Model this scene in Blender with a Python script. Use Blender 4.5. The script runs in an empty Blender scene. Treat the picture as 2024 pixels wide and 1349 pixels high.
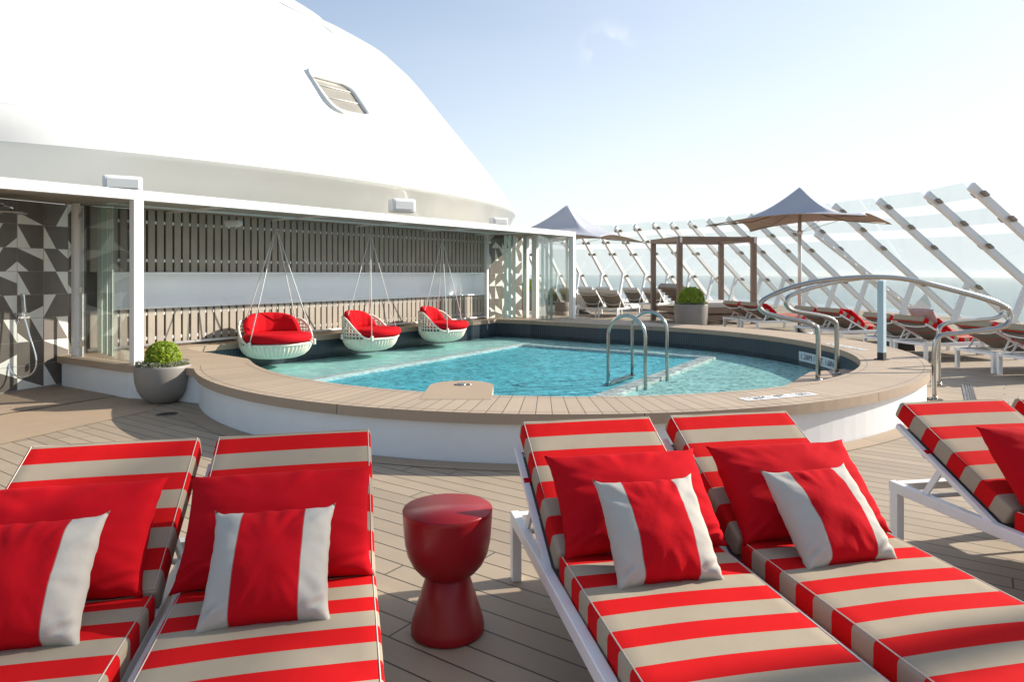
import bpy, bmesh, math, random
from math import sin, cos, pi, radians, sqrt, atan2, tan
from mathutils import Vector, Matrix, noise
from mathutils.geometry import tessellate_polygon
from mathutils.bvhtree import BVHTree
random.seed(7)
H, F = 1.5, 1349.0
V = Vector
def W(px, py, z):
    Y = F*(H-z)/(py-540); return V(((px-1012)*Y/F, Y, z))
def D(px, py, Y): return V(((px-1012)*Y/F, Y, H-(py-540)*Y/F))
scene = bpy.context.scene
col = scene.collection
# ------------------------------------------------------------------ materials
def mat(name, color=(.5,.5,.5), rough=.5, metal=0, spec=.5, coat=0, var=0, vscale=4, bump=0, bscale=40, sheen=0, detail=4):
    m = bpy.data.materials.new(name); m.use_nodes = True
    nt = m.node_tree; b = nt.nodes['Principled BSDF']
    b.inputs['Base Color'].default_value = (*color, 1); b.inputs['Roughness'].default_value = rough
    b.inputs['Metallic'].default_value = metal; b.inputs['Specular IOR Level'].default_value = spec
    b.inputs['Coat Weight'].default_value = coat; b.inputs['Sheen Weight'].default_value = sheen
    if var or bump:
        tc = nt.nodes.new('ShaderNodeTexCoord')
    if var:
        n = nt.nodes.new('ShaderNodeTexNoise'); n.inputs['Scale'].default_value = vscale; n.inputs['Detail'].default_value = detail
        nt.links.new(tc.outputs['Object'], n.inputs['Vector'])
        r = nt.nodes.new('ShaderNodeMapRange'); r.inputs['From Min'].default_value = .3; r.inputs['From Max'].default_value = .7
        r.inputs['To Min'].default_value = 1-var; r.inputs['To Max'].default_value = 1+var
        nt.links.new(n.outputs['Fac'], r.inputs['Value'])
        mx = nt.nodes.new('ShaderNodeVectorMath'); mx.operation = 'SCALE'; mx.inputs[0].default_value = color
        nt.links.new(r.outputs[0], mx.inputs['Scale']); nt.links.new(mx.outputs[0], b.inputs['Base Color'])
    if bump:
        n2 = nt.nodes.new('ShaderNodeTexNoise'); n2.inputs['Scale'].default_value = bscale; n2.inputs['Detail'].default_value = 3
        nt.links.new(tc.outputs['Object'], n2.inputs['Vector'])
        bp = nt.nodes.new('ShaderNodeBump'); bp.inputs['Strength'].default_value = bump; bp.inputs['Distance'].default_value = .01
        nt.links.new(n2.outputs['Fac'], bp.inputs['Height']); nt.links.new(bp.outputs[0], b.inputs['Normal'])
    return m
class NT:
    """small helper for math node chains"""
    def __init__(s, m): s.nt = m.node_tree
    def n(s, t, **k):
        x = s.nt.nodes.new(t)
        for a, v in k.items(): setattr(x, a, v)
        return x
    def L(s, a, b): s.nt.links.new(a, b)
    def val(s, sock, v):
        if hasattr(v, 'links'): s.L(v, sock)
        else: sock.default_value = v
    def m(s, op, a, b=0, c=0):
        x = s.n('ShaderNodeMath', operation=op)
        s.val(x.inputs[0], a); s.val(x.inputs[1], b)
        if op in ('MULTIPLY_ADD', 'COMPARE', 'WRAP', 'SMOOTH_MIN'): s.val(x.inputs[2], c)
        return x.outputs[0]
    def mix(s, f, a, b):
        x = s.n('ShaderNodeMix', data_type='RGBA'); s.val(x.inputs['Factor'], f)
        for sock, v in ((x.inputs[6], a), (x.inputs[7], b)):
            if isinstance(v, tuple): sock.default_value = (*v, 1)
            else: s.L(v, sock)
        return x.outputs[2]
    def noise(s, vec, scale, detail=3, rough=.5):
        x = s.n('ShaderNodeTexNoise'); x.inputs['Scale'].default_value = scale; x.inputs['Detail'].default_value = detail
        x.inputs['Roughness'].default_value = rough
        if vec is not None: s.L(vec, x.inputs['Vector'])
        return x.outputs['Fac']
def planks(name, color, mode='lin', ang=0., pitch=.134, length=2.3, seam=.003, center=(0,0), var=.07, seamdark=.22, rough=.62, border=None, joint=True):
    m = mat(name, color, rough); t = NT(m); b = m.node_tree.nodes['Principled BSDF']
    g = t.n('ShaderNodeNewGeometry'); sp = t.n('ShaderNodeSeparateXYZ'); t.L(g.outputs['Position'], sp.inputs[0])
    x, y = sp.outputs[0], sp.outputs[1]
    if mode == 'lin':
        u = t.m('ADD', t.m('MULTIPLY', x, cos(ang)), t.m('MULTIPLY', y, sin(ang)))
        v = t.m('ADD', t.m('MULTIPLY', x, -sin(ang)), t.m('MULTIPLY', y, cos(ang)))
        width = pitch
    else:
        dx = t.m('SUBTRACT', x, center[0]); dy = t.m('SUBTRACT', y, center[1])
        th = t.m('ARCTAN2', dy, dx); u = t.m('SQRT', t.m('ADD', t.m('MULTIPLY', dx, dx), t.m('MULTIPLY', dy, dy)))
        v = t.m('MULTIPLY', th, 4.7); width = pitch
    row = t.m('FLOOR', t.m('DIVIDE', v, width)); fv = t.m('FRACT', t.m('DIVIDE', v, width))
    dv = t.m('MULTIPLY', t.m('SUBTRACT', .5, t.m('ABSOLUTE', t.m('SUBTRACT', fv, .5))), width)
    wn = t.n('ShaderNodeTexWhiteNoise', noise_dimensions='1D'); t.L(row, wn.inputs['W'])
    uu = t.m('ADD', u, t.m('MULTIPLY', wn.outputs[0], length*3))
    cell = t.m('FLOOR', t.m('DIVIDE', uu, length)); fu = t.m('FRACT', t.m('DIVIDE', uu, length))
    du = t.m('MULTIPLY', t.m('SUBTRACT', .5, t.m('ABSOLUTE', t.m('SUBTRACT', fu, .5))), length)
    dist = t.m('MINIMUM', dv, du) if joint else dv
    if border:   # extra seam lines at given world distance from outline are modelled as geometry
        pass
    s = t.n('ShaderNodeMapRange', interpolation_type='SMOOTHSTEP'); s.inputs['From Min'].default_value = seam*.5; s.inputs['From Max'].default_value = seam*1.5
    s.inputs['To Min'].default_value = seamdark; s.inputs['To Max'].default_value = 1
    t.L(dist, s.inputs['Value'])
    w2 = t.n('ShaderNodeTexWhiteNoise', noise_dimensions='2D'); cb = t.n('ShaderNodeCombineXYZ'); t.L(row, cb.inputs[0]); t.L(cell, cb.inputs[1]); t.L(cb.outputs[0], w2.inputs['Vector'])
    pv = t.m('MULTIPLY_ADD', w2.outputs[0], 2*var, 1-var)
    # grain stretched along the board
    cg = t.n('ShaderNodeCombineXYZ'); t.L(t.m('MULTIPLY', u, 1.5), cg.inputs[0]); t.L(t.m('MULTIPLY', v, 45), cg.inputs[1]); t.L(row, cg.inputs[2])
    gr = t.noise(cg.outputs[0], 1.0, 4, .6)
    big = t.noise(g.outputs['Position'], .55, 3, .55)
    st = t.noise(g.outputs['Position'], 6, 5, .6)
    f = t.m('MULTIPLY', t.m('MULTIPLY', pv, t.m('MULTIPLY_ADD', gr, .16, .92)), t.m('MULTIPLY', t.m('MULTIPLY_ADD', big, .3, .85), t.m('MULTIPLY_ADD', st, .14, .93)))
    f = t.m('MULTIPLY', f, s.outputs[0])
    vm = t.n('ShaderNodeVectorMath', operation='SCALE'); vm.inputs[0].default_value = color; t.L(f, vm.inputs['Scale'])
    t.L(vm.outputs[0], b.inputs['Base Color'])
    bp = t.n('ShaderNodeBump'); bp.inputs['Strength'].default_value = .35; bp.inputs['Distance'].default_value = .004
    t.L(t.m('ADD', s.outputs[0], t.m('MULTIPLY', gr, .12)), bp.inputs['Height']); t.L(bp.outputs[0], b.inputs['Normal'])
    t.L(t.m('MULTIPLY_ADD', st, .25, rough-.12), b.inputs['Roughness'])
    return m
TEAK = (.385, .285, .205)
M = {}
M['deck'] = planks('deck_planks', (.33,.262,.19), ang=radians(-35), pitch=.134, seam=.004, seamdark=.12, var=.09)
M['deck_plain'] = planks('deck_plain', (.385,.285,.195), ang=radians(60.7), pitch=9, length=99, seam=.0, seamdark=1)
M['deck_border'] = planks('deck_border', (.35,.262,.183), mode='pol', center=(.5,10.5), pitch=2.4, length=50, seam=.003)
M['deck_shower'] = planks('deck_shower', (.36,.27,.195), ang=radians(52), pitch=.085, length=1.9)
M['coping'] = planks('coping_boards', (.40,.308,.222), mode='pol', center=(.5,10.5), pitch=.118, length=60, seam=.0034, seamdark=.22, joint=False)
M['coping_edge'] = planks('coping_edge', (.36,.27,.195), mode='pol', center=(.5,10.5), pitch=2.3, length=60, seam=.004, seamdark=.3, joint=False)
M['fascia_brown'] = mat('fascia_board', (.24,.175,.125), .6, var=.08, vscale=3)
M['white_paint'] = mat('white_paint', (.80,.80,.79), .35, var=.015, vscale=1.5, bump=.05, bscale=9)
M['pool_white'] = mat('pool_side_paint', (.72,.735,.75), .4, var=.03, vscale=2.5, bump=.04, bscale=5)
M['hull_white'] = mat('hull_paint', (.90,.90,.895), .3, coat=.3, var=.012, vscale=.6, bump=.04, bscale=1.6)
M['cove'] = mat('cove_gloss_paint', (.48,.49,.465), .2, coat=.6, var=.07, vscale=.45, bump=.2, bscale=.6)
M['metal_white'] = mat('powder_coated_aluminium', (.78,.78,.78), .38, spec=.5, var=.02, vscale=12)
M['steel'] = mat('brushed_steel', (.43,.415,.39), .24, 1, var=.05, vscale=30, bump=.03, bscale=120)
M['pole'] = mat('satin_pole', (.62,.60,.57), .42, .55)
M['chrome'] = mat('chrome', (.75,.77,.8), .07, 1)
M['clamp'] = mat('bronze_clamp', (.27,.23,.19), .4, .5, var=.08, vscale=20)
M['slat'] = mat('grey_brown_slat', (.37,.32,.265), .6, var=.1, vscale=3, bump=.1, bscale=60)
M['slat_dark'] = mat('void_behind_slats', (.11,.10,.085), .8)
M['ceiling'] = planks('ceiling_boards', (.33,.29,.245), ang=radians(54), pitch=.09, length=3.4, seam=.005, seamdark=.3)
M['niche'] = mat('white_laminate', (.95,.955,.96), .18, coat=.6, var=.01)
M['tile_dark'] = mat('dark_tile', (.13,.112,.095), .45, var=.12, vscale=5, bump=.05, bscale=30)
M['tile_white'] = mat('white_tile', (.80,.80,.74), .4, var=.05, vscale=5)
M['grout'] = mat('grout', (.33,.31,.28), .8)
M['red'] = mat('red_fabric', (.52,.007,.014), .85, spec=.08, var=.05, vscale=7, bump=.12, bscale=260)
M['red_lac'] = mat('red_lacquer', (.25,.005,.010), .34, spec=.35, var=.04, vscale=5)
M['white_fab'] = mat('white_fabric', (.66,.645,.62), .9, spec=.2, var=.03, vscale=6, bump=.25, bscale=300)
M['grey_fab'] = mat('grey_fabric', (.36,.33,.31), .9, spec=.2, var=.05, vscale=5, bump=.2, bscale=300)
M['pale_fab'] = mat('pale_fabric', (.62,.585,.55), .9, spec=.2, var=.04, vscale=5, bump=.2, bscale=300)
M['taupe'] = mat('taupe_fabric', (.235,.205,.175), .9, spec=.2, var=.05, vscale=6, bump=.2, bscale=300)
M['thread'] = mat('pale_thread', (.6,.53,.46), .8)
M['pot'] = mat('grey_planter', (.225,.205,.185), .55, var=.06, vscale=3, bump=.06, bscale=60)
M['soil'] = mat('soil', (.035,.028,.02), .95, bump=.6, bscale=60)
M['wicker'] = mat('white_wicker', (.80,.76,.65), .6, var=.08, vscale=25, bump=.4, bscale=180)
M['rope'] = mat('white_rope', (.72,.71,.68), .8, bump=.5, bscale=300)
M['canopy_top'] = mat('grey_canopy_fabric', (.36,.375,.43), .8, spec=.3, var=.05, vscale=1.5, bump=.05, bscale=4)
M['canopy_under'] = mat('canopy_underside_bounce_tint', (.38,.33,.29), .9, var=.04, vscale=2)  # same grey fabric; tan bounce light from the deck put into the colour
M['wood'] = mat('cabana_timber', (.235,.165,.12), .6, var=.12, vscale=5, bump=.15, bscale=50)
M['bark'] = mat('twig', (.10,.07,.045), .9)
M['dark'] = mat('dark_plastic', (.03,.03,.032), .6)
M['lamp_grey'] = mat('lamp_housing', (.62,.64,.64), .45)
M['shelf'] = mat('shelf_tile', (.56,.97,.93), .5, var=.05, vscale=1.3)
M['deep'] = mat('deep_tile', (.17,.78,.93), .5, var=.06, vscale=1.2)
M['weir'] = mat('pale_weir_stone', (.86,.85,.82), .6, var=.12, vscale=9)
def hull_seams(m):
    t = NT(m); b = m.node_tree.nodes['Principled BSDF']; g = t.n('ShaderNodeNewGeometry'); sp = t.n('ShaderNodeSeparateXYZ'); t.L(g.outputs['Position'], sp.inputs[0])
    u = t.m('ADD', t.m('MULTIPLY', sp.outputs[0], .545), t.m('MULTIPLY', sp.outputs[1], .838))
    fu = t.m('ABSOLUTE', t.m('SUBTRACT', t.m('FRACT', t.m('DIVIDE', u, 2.4)), .5)); fz = t.m('ABSOLUTE', t.m('SUBTRACT', t.m('FRACT', t.m('DIVIDE', sp.outputs[2], 1.7)), .5))
    ln = t.m('MAXIMUM', t.m('LESS_THAN', fu, .005), t.m('LESS_THAN', fz, .006))
    st = t.n('ShaderNodeMapping'); st.inputs['Scale'].default_value = (3,3,.25); t.L(g.outputs['Position'], st.inputs[0])
    streak = t.noise(st.outputs[0], 1.6, 5, .6)
    vm = t.n('ShaderNodeVectorMath', operation='SCALE'); vm.inputs[0].default_value = b.inputs['Base Color'].default_value[:3]
    t.L(t.m('MULTIPLY', t.m('MULTIPLY_ADD', ln, -.16, 1.0), t.m('MULTIPLY_ADD', streak, .12, .93)), vm.inputs['Scale']); t.L(vm.outputs[0], b.inputs['Base Color'])
hull_seams(M['hull_white'])
def leafmat(name, c1, c2):
    m = mat(name, c1, .5, spec=.4); t = NT(m); b = m.node_tree.nodes['Principled BSDF']
    oi = t.n('ShaderNodeNewGeometry'); t.L(t.mix(oi.outputs['Random Per Island'], c1, c2), b.inputs['Base Color'])
    b.inputs['Transmission Weight'].default_value = 0
    tr = t.n('ShaderNodeBsdfTranslucent'); tr.inputs[0].default_value = (c2[0]*1.4, c2[1]*1.5, c2[2]*.8, 1)
    mx = t.n('ShaderNodeMixShader'); mx.inputs[0].default_value = .3
    t.L(b.outputs[0], mx.inputs[1]); t.L(tr.outputs[0], mx.inputs[2]); t.L(mx.outputs[0], m.node_tree.nodes['Material Output'].inputs['Surface'])
    return m
M['leaf'] = leafmat('box_leaves', (.13,.21,.012), (.33,.40,.03))
M['silver'] = leafmat('silver_leaves', (.17,.19,.14), (.32,.33,.27))
def glass(name, tint, refl=1.0, rough=.02, ior=1.45):
    m = bpy.data.materials.new(name); m.use_nodes = True; t = NT(m); nt = m.node_tree
    nt.nodes.remove(nt.nodes['Principled BSDF'])
    tr = t.n('ShaderNodeBsdfTransparent'); tr.inputs[0].default_value = (*tint, 1)
    gl = t.n('ShaderNodeBsdfGlossy'); gl.inputs['Roughness'].default_value = rough
    fr = t.n('ShaderNodeFresnel'); fr.inputs['IOR'].default_value = ior
    mx = t.n('ShaderNodeMixShader'); t.L(t.m('MULTIPLY', fr.outputs[0], refl), mx.inputs[0]); t.L(tr.outputs[0], mx.inputs[1]); t.L(gl.outputs[0], mx.inputs[2])
    t.L(mx.outputs[0], nt.nodes['Material Output'].inputs['Surface'])
    return m
M['glass'] = glass('clear_glass', (.965,.985,.975), .5)
M['glass_screen'] = glass('screen_glass', (.945,.975,.965), .15)
M['glass_edge'] = mat('green_glass_edge', (.60,.71,.62), .25)
M['window_glass'] = mat('tinted_window', (.30,.28,.24), .12, spec=.6, var=.12, vscale=2)
def tileband():
    m = mat('ribbed_navy_tile', (.05,.07,.095), .35); t = NT(m); b = m.node_tree.nodes['Principled BSDF']
    g = t.n('ShaderNodeNewGeometry'); sp = t.n('ShaderNodeSeparateXYZ'); t.L(g.outputs['Position'], sp.inputs[0])
    th = t.m('ARCTAN2', t.m('SUBTRACT', sp.outputs[1], 10.5), t.m('SUBTRACT', sp.outputs[0], .5))
    f = t.m('SINE', t.m('MULTIPLY', th, 700))
    v = t.m('MULTIPLY_ADD', f, .3, .75)
    n = t.noise(g.outputs['Position'], 3, 3)
    v = t.m('MULTIPLY', v, t.m('MULTIPLY_ADD', n, .5, .75))
    vm = t.n('ShaderNodeVectorMath', operation='SCALE'); vm.inputs[0].default_value = (.062,.082,.105); t.L(v, vm.inputs['Scale']); t.L(vm.outputs[0], b.inputs['Base Color'])
    return m
M['band'] = tileband()
def stripes(name='striped_fabric'):
    m = mat(name, (.6,.01,.02), .9, spec=.06); t = NT(m); b = m.node_tree.nodes['Principled BSDF']
    tc = t.n('ShaderNodeTexCoord'); sp = t.n('ShaderNodeSeparateXYZ'); t.L(tc.outputs['Object'], sp.inputs[0])
    k = t.m('FRACT', t.m('DIVIDE', sp.outputs[1], .193))
    isred = t.m('GREATER_THAN', k, .5)
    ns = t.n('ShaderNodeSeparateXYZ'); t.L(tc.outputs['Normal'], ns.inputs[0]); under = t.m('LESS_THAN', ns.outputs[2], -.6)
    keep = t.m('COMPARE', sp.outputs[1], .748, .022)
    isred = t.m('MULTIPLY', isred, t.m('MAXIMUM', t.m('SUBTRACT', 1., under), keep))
    n = t.noise(tc.outputs['Object'], 6, 4)
    wx = t.m('SINE', t.m('MULTIPLY', sp.outputs[0], 1400)); wy = t.m('SINE', t.m('MULTIPLY', sp.outputs[1], 1400))
    wv = t.m('MULTIPLY', wx, wy)
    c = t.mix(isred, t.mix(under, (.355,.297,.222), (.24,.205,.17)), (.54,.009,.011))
    vm = t.n('ShaderNodeVectorMath', operation='SCALE'); t.L(c, vm.inputs[0])
    t.L(t.m('ADD', t.m('MULTIPLY_ADD', n, .16, .92), t.m('MULTIPLY', wv, .05)), vm.inputs['Scale']); t.L(vm.outputs[0], b.inputs['Base Color'])
    bp = t.n('ShaderNodeBump'); bp.inputs['Strength'].default_value = .3; bp.inputs['Distance'].default_value = .02
    t.L(t.m('ADD', t.noise(tc.outputs['Object'], 3.5, 3), t.m('MULTIPLY', wv, .01)), bp.inputs['Height']); t.L(bp.outputs[0], b.inputs['Normal'])
    return m
M['stripe'] = stripes()
def banded():
    m = mat('white_and_red_cushion', (.6,.01,.02), .9, spec=.06); t = NT(m); b = m.node_tree.nodes['Principled BSDF']
    tc = t.n('ShaderNodeTexCoord'); sp = t.n('ShaderNodeSeparateXYZ'); t.L(tc.outputs['Object'], sp.inputs[0])
    side = t.m('GREATER_THAN', t.m('ABSOLUTE', sp.outputs[0]), .103)
    seam = t.m('COMPARE', t.m('ABSOLUTE', sp.outputs[0]), .103, .0014)
    n = t.noise(tc.outputs['Object'], 7, 4)
    c = t.mix(side, (.45,.006,.012), (.43,.405,.365)); c = t.mix(seam, c, (.30,.12,.11))
    vm = t.n('ShaderNodeVectorMath', operation='SCALE'); t.L(c, vm.inputs[0]); t.L(t.m('MULTIPLY_ADD', n, .12, .94), vm.inputs['Scale']); t.L(vm.outputs[0], b.inputs['Base Color'])
    bp = t.n('ShaderNodeBump'); bp.inputs['Strength'].default_value = .5; bp.inputs['Distance'].default_value = .012
    t.L(t.m('ADD', t.noise(tc.outputs['Object'], 9, 3), t.m('MULTIPLY', t.noise(tc.outputs['Object'], 300, 2), .04)), bp.inputs['Height']); t.L(bp.outputs[0], b.inputs['Normal'])
    return m
M['cushion'] = banded()
def red_pillow_mat():
    m = mat('red_pillow_fabric', (.5,.006,.012), .9, spec=.06); t = NT(m); b = m.node_tree.nodes['Principled BSDF']
    tc = t.n('ShaderNodeTexCoord'); n = t.noise(tc.outputs['Object'], 5, 4)
    vm = t.n('ShaderNodeVectorMath', operation='SCALE'); vm.inputs[0].default_value = (.46,.006,.012); t.L(t.m('MULTIPLY_ADD', n, .14, .93), vm.inputs['Scale']); t.L(vm.outputs[0], b.inputs['Base Color'])
    bp = t.n('ShaderNodeBump'); bp.inputs['Strength'].default_value = .5; bp.inputs['Distance'].default_value = .014
    t.L(t.m('ADD', t.noise(tc.outputs['Object'], 6, 2), t.m('MULTIPLY', t.noise(tc.outputs['Object'], 300, 2), .03)), bp.inputs['Height']); t.L(bp.outputs[0], b.inputs['Normal'])
    return m
M['red_pillow'] = red_pillow_mat()
# ------------------------------------------------------------------ mesh builder
class MB:
    def __init__(s): s.v = []; s.f = []; s.mi = []; s.sm = []
    def add(s, vs, fs, mi=0, smooth=False):
        o = len(s.v); s.v += [V(v) for v in vs]
        for f in fs: s.f.append([o+i for i in f]); s.mi.append(mi); s.sm.append(smooth)
        return s
    def box(s, c, size, mi=0, R=None):
        hx, hy, hz = size[0]/2, size[1]/2, size[2]/2
        vs = [V((x, y, z)) for x in (-hx, hx) for y in (-hy, hy) for z in (-hz, hz)]
        if R is not None: vs = [R @ v for v in vs]
        vs = [v+V(c) for v in vs]
        return s.add(vs, [(0,1,3,2),(4,6,7,5),(0,4,5,1),(2,3,7,6),(0,2,6,4),(1,5,7,3)], mi)
    def beam(s, p, q, w, h, up=(0,0,1), mi=0, chamfer=0):
        p, q = V(p), V(q); d = (q-p).normalized(); up = V(up)
        if abs(d.dot(up)) > .999: up = V((0,1,0))
        x = d.cross(up).normalized(); z = x.cross(d)
        prof = [(-w/2,-h/2),(w/2,-h/2),(w/2,h/2),(-w/2,h/2)]
        if chamfer:
            c = chamfer
            prof = [(-w/2+c,-h/2),(w/2-c,-h/2),(w/2,-h/2+c),(w/2,h/2-c),(w/2-c,h/2),(-w/2+c,h/2),(-w/2,h/2-c),(-w/2,-h/2+c)]
        n = len(prof)
        vs = [p+x*a+z*b for a, b in prof]+[q+x*a+z*b for a, b in prof]
        fs = [(i, (i+1) % n, n+(i+1) % n, n+i) for i in range(n)]+[tuple(range(n-1,-1,-1)), tuple(range(n, 2*n))]
        return s.add(vs, fs, mi)
    def tube(s, pts, r, n=10, mi=0, closed=False, radii=None, caps=True):
        pts = [V(p) for p in pts]; m = len(pts); rings = []; prev = None
        for i, p in enumerate(pts):
            if closed: d = pts[(i+1) % m]-pts[i-1]
            else: d = pts[min(i+1, m-1)]-pts[max(i-1, 0)]
            d.normalize()
            if prev is None:
                a = V((0,0,1)) if abs(d.z) < .9 else V((1,0,0)); x = d.cross(a).normalized()
            else:
                x = prev-d*prev.dot(d); x.normalize()
            prev = x; y = d.cross(x); rr = radii[i] if radii else r
            rings.append([p+(x*cos(2*pi*k/n)+y*sin(2*pi*k/n))*rr for k in range(n)])
        vs = [v for R in rings for v in R]; fs = []
        for i in range(m if closed else m-1):
            j = (i+1) % m
            for k in range(n): fs.append((i*n+k, i*n+(k+1) % n, j*n+(k+1) % n, j*n+k))
        if not closed and caps: fs += [tuple(range(n-1,-1,-1)), tuple((m-1)*n+k for k in range(n))]
        return s.add(vs, fs, mi, True)
    def lathe(s, prof, c=(0,0,0), n=40, mi=0, sx=1, sy=1):
        vs = []; fs = []; c = V(c)
        for r, z in prof:
            for k in range(n): vs.append(c+V((r*sx*cos(2*pi*k/n), r*sy*sin(2*pi*k/n), z)))
        for i in range(len(prof)-1):
            for k in range(n): fs.append((i*n+k, i*n+(k+1) % n, (i+1)*n+(k+1) % n, (i+1)*n+k))
        if prof[0][0] > 1e-6: fs.append(tuple(range(n-1,-1,-1)))
        if prof[-1][0] > 1e-6: fs.append(tuple((len(prof)-1)*n+k for k in range(n)))
        return s.add(vs, fs, mi, True)
    def poly(s, outer, z0, z1=None, holes=(), mi=0, mside=None, bottom=True):
        loops = [outer]+list(holes); flat = [p for l in loops for p in l]
        tris = tessellate_polygon([[V((p[0], p[1], 0)) for p in l] for l in loops])
        top = z0 if z1 is None else z1
        vs = [V((p[0], p[1], top)) for p in flat]; fs = []
        for a, b, c in tris:
            A, B, Cc = flat[a], flat[b], flat[c]
            ar = (B[0]-A[0])*(Cc[1]-A[1])-(B[1]-A[1])*(Cc[0]-A[0])
            fs.append((a, b, c) if ar > 0 else (a, c, b))
        s.add(vs, fs, mi)
        if z1 is not None:
            if bottom: s.add([V((p[0], p[1], z0)) for p in flat], [tuple(reversed(f)) for f in fs], mi)
            for l in loops:
                n = len(l); vv = [V((p[0], p[1], z0)) for p in l]+[V((p[0], p[1], z1)) for p in l]
                s.add(vv, [(i, (i+1) % n, n+(i+1) % n, n+i) for i in range(n)], mi if mside is None else mside)
        return s
    def grid(s, P, mi=0, smooth=True, cu=False, cv=False):
        nu, nv = len(P), len(P[0]); vs = [p for r in P for p in r]; fs = []
        for i in range(nu if cu else nu-1):
            for j in range(nv if cv else nv-1):
                fs.append((i*nv+j, ((i+1) % nu)*nv+j, ((i+1) % nu)*nv+(j+1) % nv, i*nv+(j+1) % nv))
        return s.add(vs, fs, mi, smooth)
    def build(s, name, mats, parent=None, world=False, weld=False, bevel=0, auto=True, loc=None):
        me = bpy.data.meshes.new(name)
        off = V((0,0,0))
        if world and parent is not None:
            p = parent
            while p is not None: off += p.location; p = p.parent
        if parent is None:
            if loc is not None: off = V(loc)
            else:
                xs = [v.x for v in s.v]; ys = [v.y for v in s.v]; zs = [v.z for v in s.v]
                off = V(((min(xs)+max(xs))/2, (min(ys)+max(ys))/2, min(zs)))
        me.from_pydata([v-off for v in s.v], [], s.f)
        if not isinstance(mats, (list, tuple)): mats = [mats]
        for m in mats: me.materials.append(m)
        me.polygons.foreach_set('material_index', s.mi); me.polygons.foreach_set('use_smooth', s.sm)
        bm = bmesh.new(); bm.from_mesh(me)
        if weld: bmesh.ops.remove_doubles(bm, verts=bm.verts, dist=1e-5)
        bmesh.ops.recalc_face_normals(bm, faces=bm.faces) if auto else None
        bm.to_mesh(me); bm.free()
        ob = bpy.data.objects.new(name, me); col.objects.link(ob)
        if parent is not None: ob.parent = parent
        else: ob.location = off
        if bevel:
            b = ob.modifiers.new('bevel', 'BEVEL'); b.width = bevel; b.segments = 2; b.limit_method = 'ANGLE'; b.angle_limit = radians(40)
        return ob
def tag(o, label=None, cat=None, group=None, kind=None):
    if label: o['label'] = label
    if cat: o['category'] = cat
    if group: o['group'] = group
    if kind: o['kind'] = kind
    return o
def thing(name, label, cat, loc=(0,0,0), rz=0, group=None):
    o = bpy.data.objects.new(name, None); col.objects.link(o); o.empty_display_size = .2
    o.location = loc; o.rotation_euler = (0,0,rz); return tag(o, label, cat, group)
def copy_tree(o, parent=None):
    c = o.copy(); col.objects.link(c); c.parent = parent
    for ch in list(o.children): copy_tree(ch, c)
    return c
def dup(o, label, loc, rz=0, group=None):
    kids = KIDS.get(o.name)
    c = copy_tree(o); c['label'] = label; c.location = loc
    c.rotation_euler = (o.rotation_euler[0], o.rotation_euler[1], rz)
    if group: c['group'] = group
    return c
KIDS = {}
def smooth_path(pts, per=8, closed=False):
    pts = [V(p) for p in pts]; out = []; n = len(pts)
    for i in range(n if closed else n-1):
        if closed: p0, p1, p2, p3 = pts[i-1], pts[i], pts[(i+1) % n], pts[(i+2) % n]
        else: p0, p1, p2, p3 = pts[max(i-1,0)], pts[i], pts[i+1], pts[min(i+2,n-1)]
        for k in range(per):
            t = k/per
            out.append(.5*((2*p1)+(p2-p0)*t+(2*p0-5*p1+4*p2-p3)*t*t+(3*p1-p0-3*p2+p3)*t**3))
    if not closed: out.append(pts[-1])
    return out
def rbox(hx, hy, hz, r, nx=8, ny=8, nz=3, puff=0, wob=0, seed=0, drape=None):
    """rounded box with a fine surface grid"""
    mb = MB(); idx = {}; verts = []
    def coords(h, n):
        c = [-h, -h+r*.35, -h+r]+[-h+r+(2*h-2*r)*k/n for k in range(1, n)]+[h-r, h-r*.35, h]
        return c
    X, Y, Z = coords(hx, nx), coords(hy, ny), coords(hz, nz)
    def vid(x, y, z):
        k = (round(x,5), round(y,5), round(z,5))
        if k in idx: return idx[k]
        inn = V((max(-hx+r, min(hx-r, x)), max(-hy+r, min(hy-r, y)), max(-hz+r, min(hz-r, z))))
        d = V((x, y, z))-inn
        p = inn+d.normalized()*r if d.length > 1e-9 else V((x, y, z))
        if puff:
            w = (1-(x/hx)**2)*(1-(y/hy)**2); p.z += puff*w*(1 if z > 0 else -1)*(abs(z)/hz)
        if wob:
            q = p*2.2+V((seed*3.1, seed, 0)); p += V((noise.noise(q), noise.noise(q+V((5,1,2))), noise.noise(q+V((9,4,7)))))*wob
        idx[k] = len(verts); verts.append(p); return idx[k]
    fs = []
    for ax in range(3):
        A = [(Y, Z, X), (Z, X, Y), (X, Y, Z)][ax]
        for sgn in (0, -1):
            c = A[2][sgn]
            for i in range(len(A[0])-1):
                for j in range(len(A[1])-1):
                    q = []
                    for a, b in ((i,j),(i+1,j),(i+1,j+1),(i,j+1)):
                        t = (A[0][a], A[1][b], c)
                        xyz = [(t[2], t[0], t[1]), (t[1], t[2], t[0]), (t[0], t[1], t[2])][ax]
                        q.append(vid(*xyz))
                    if len(set(q)) == 4: fs.append(q)
    mb.add(verts, fs, 0, True); return mb

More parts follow.
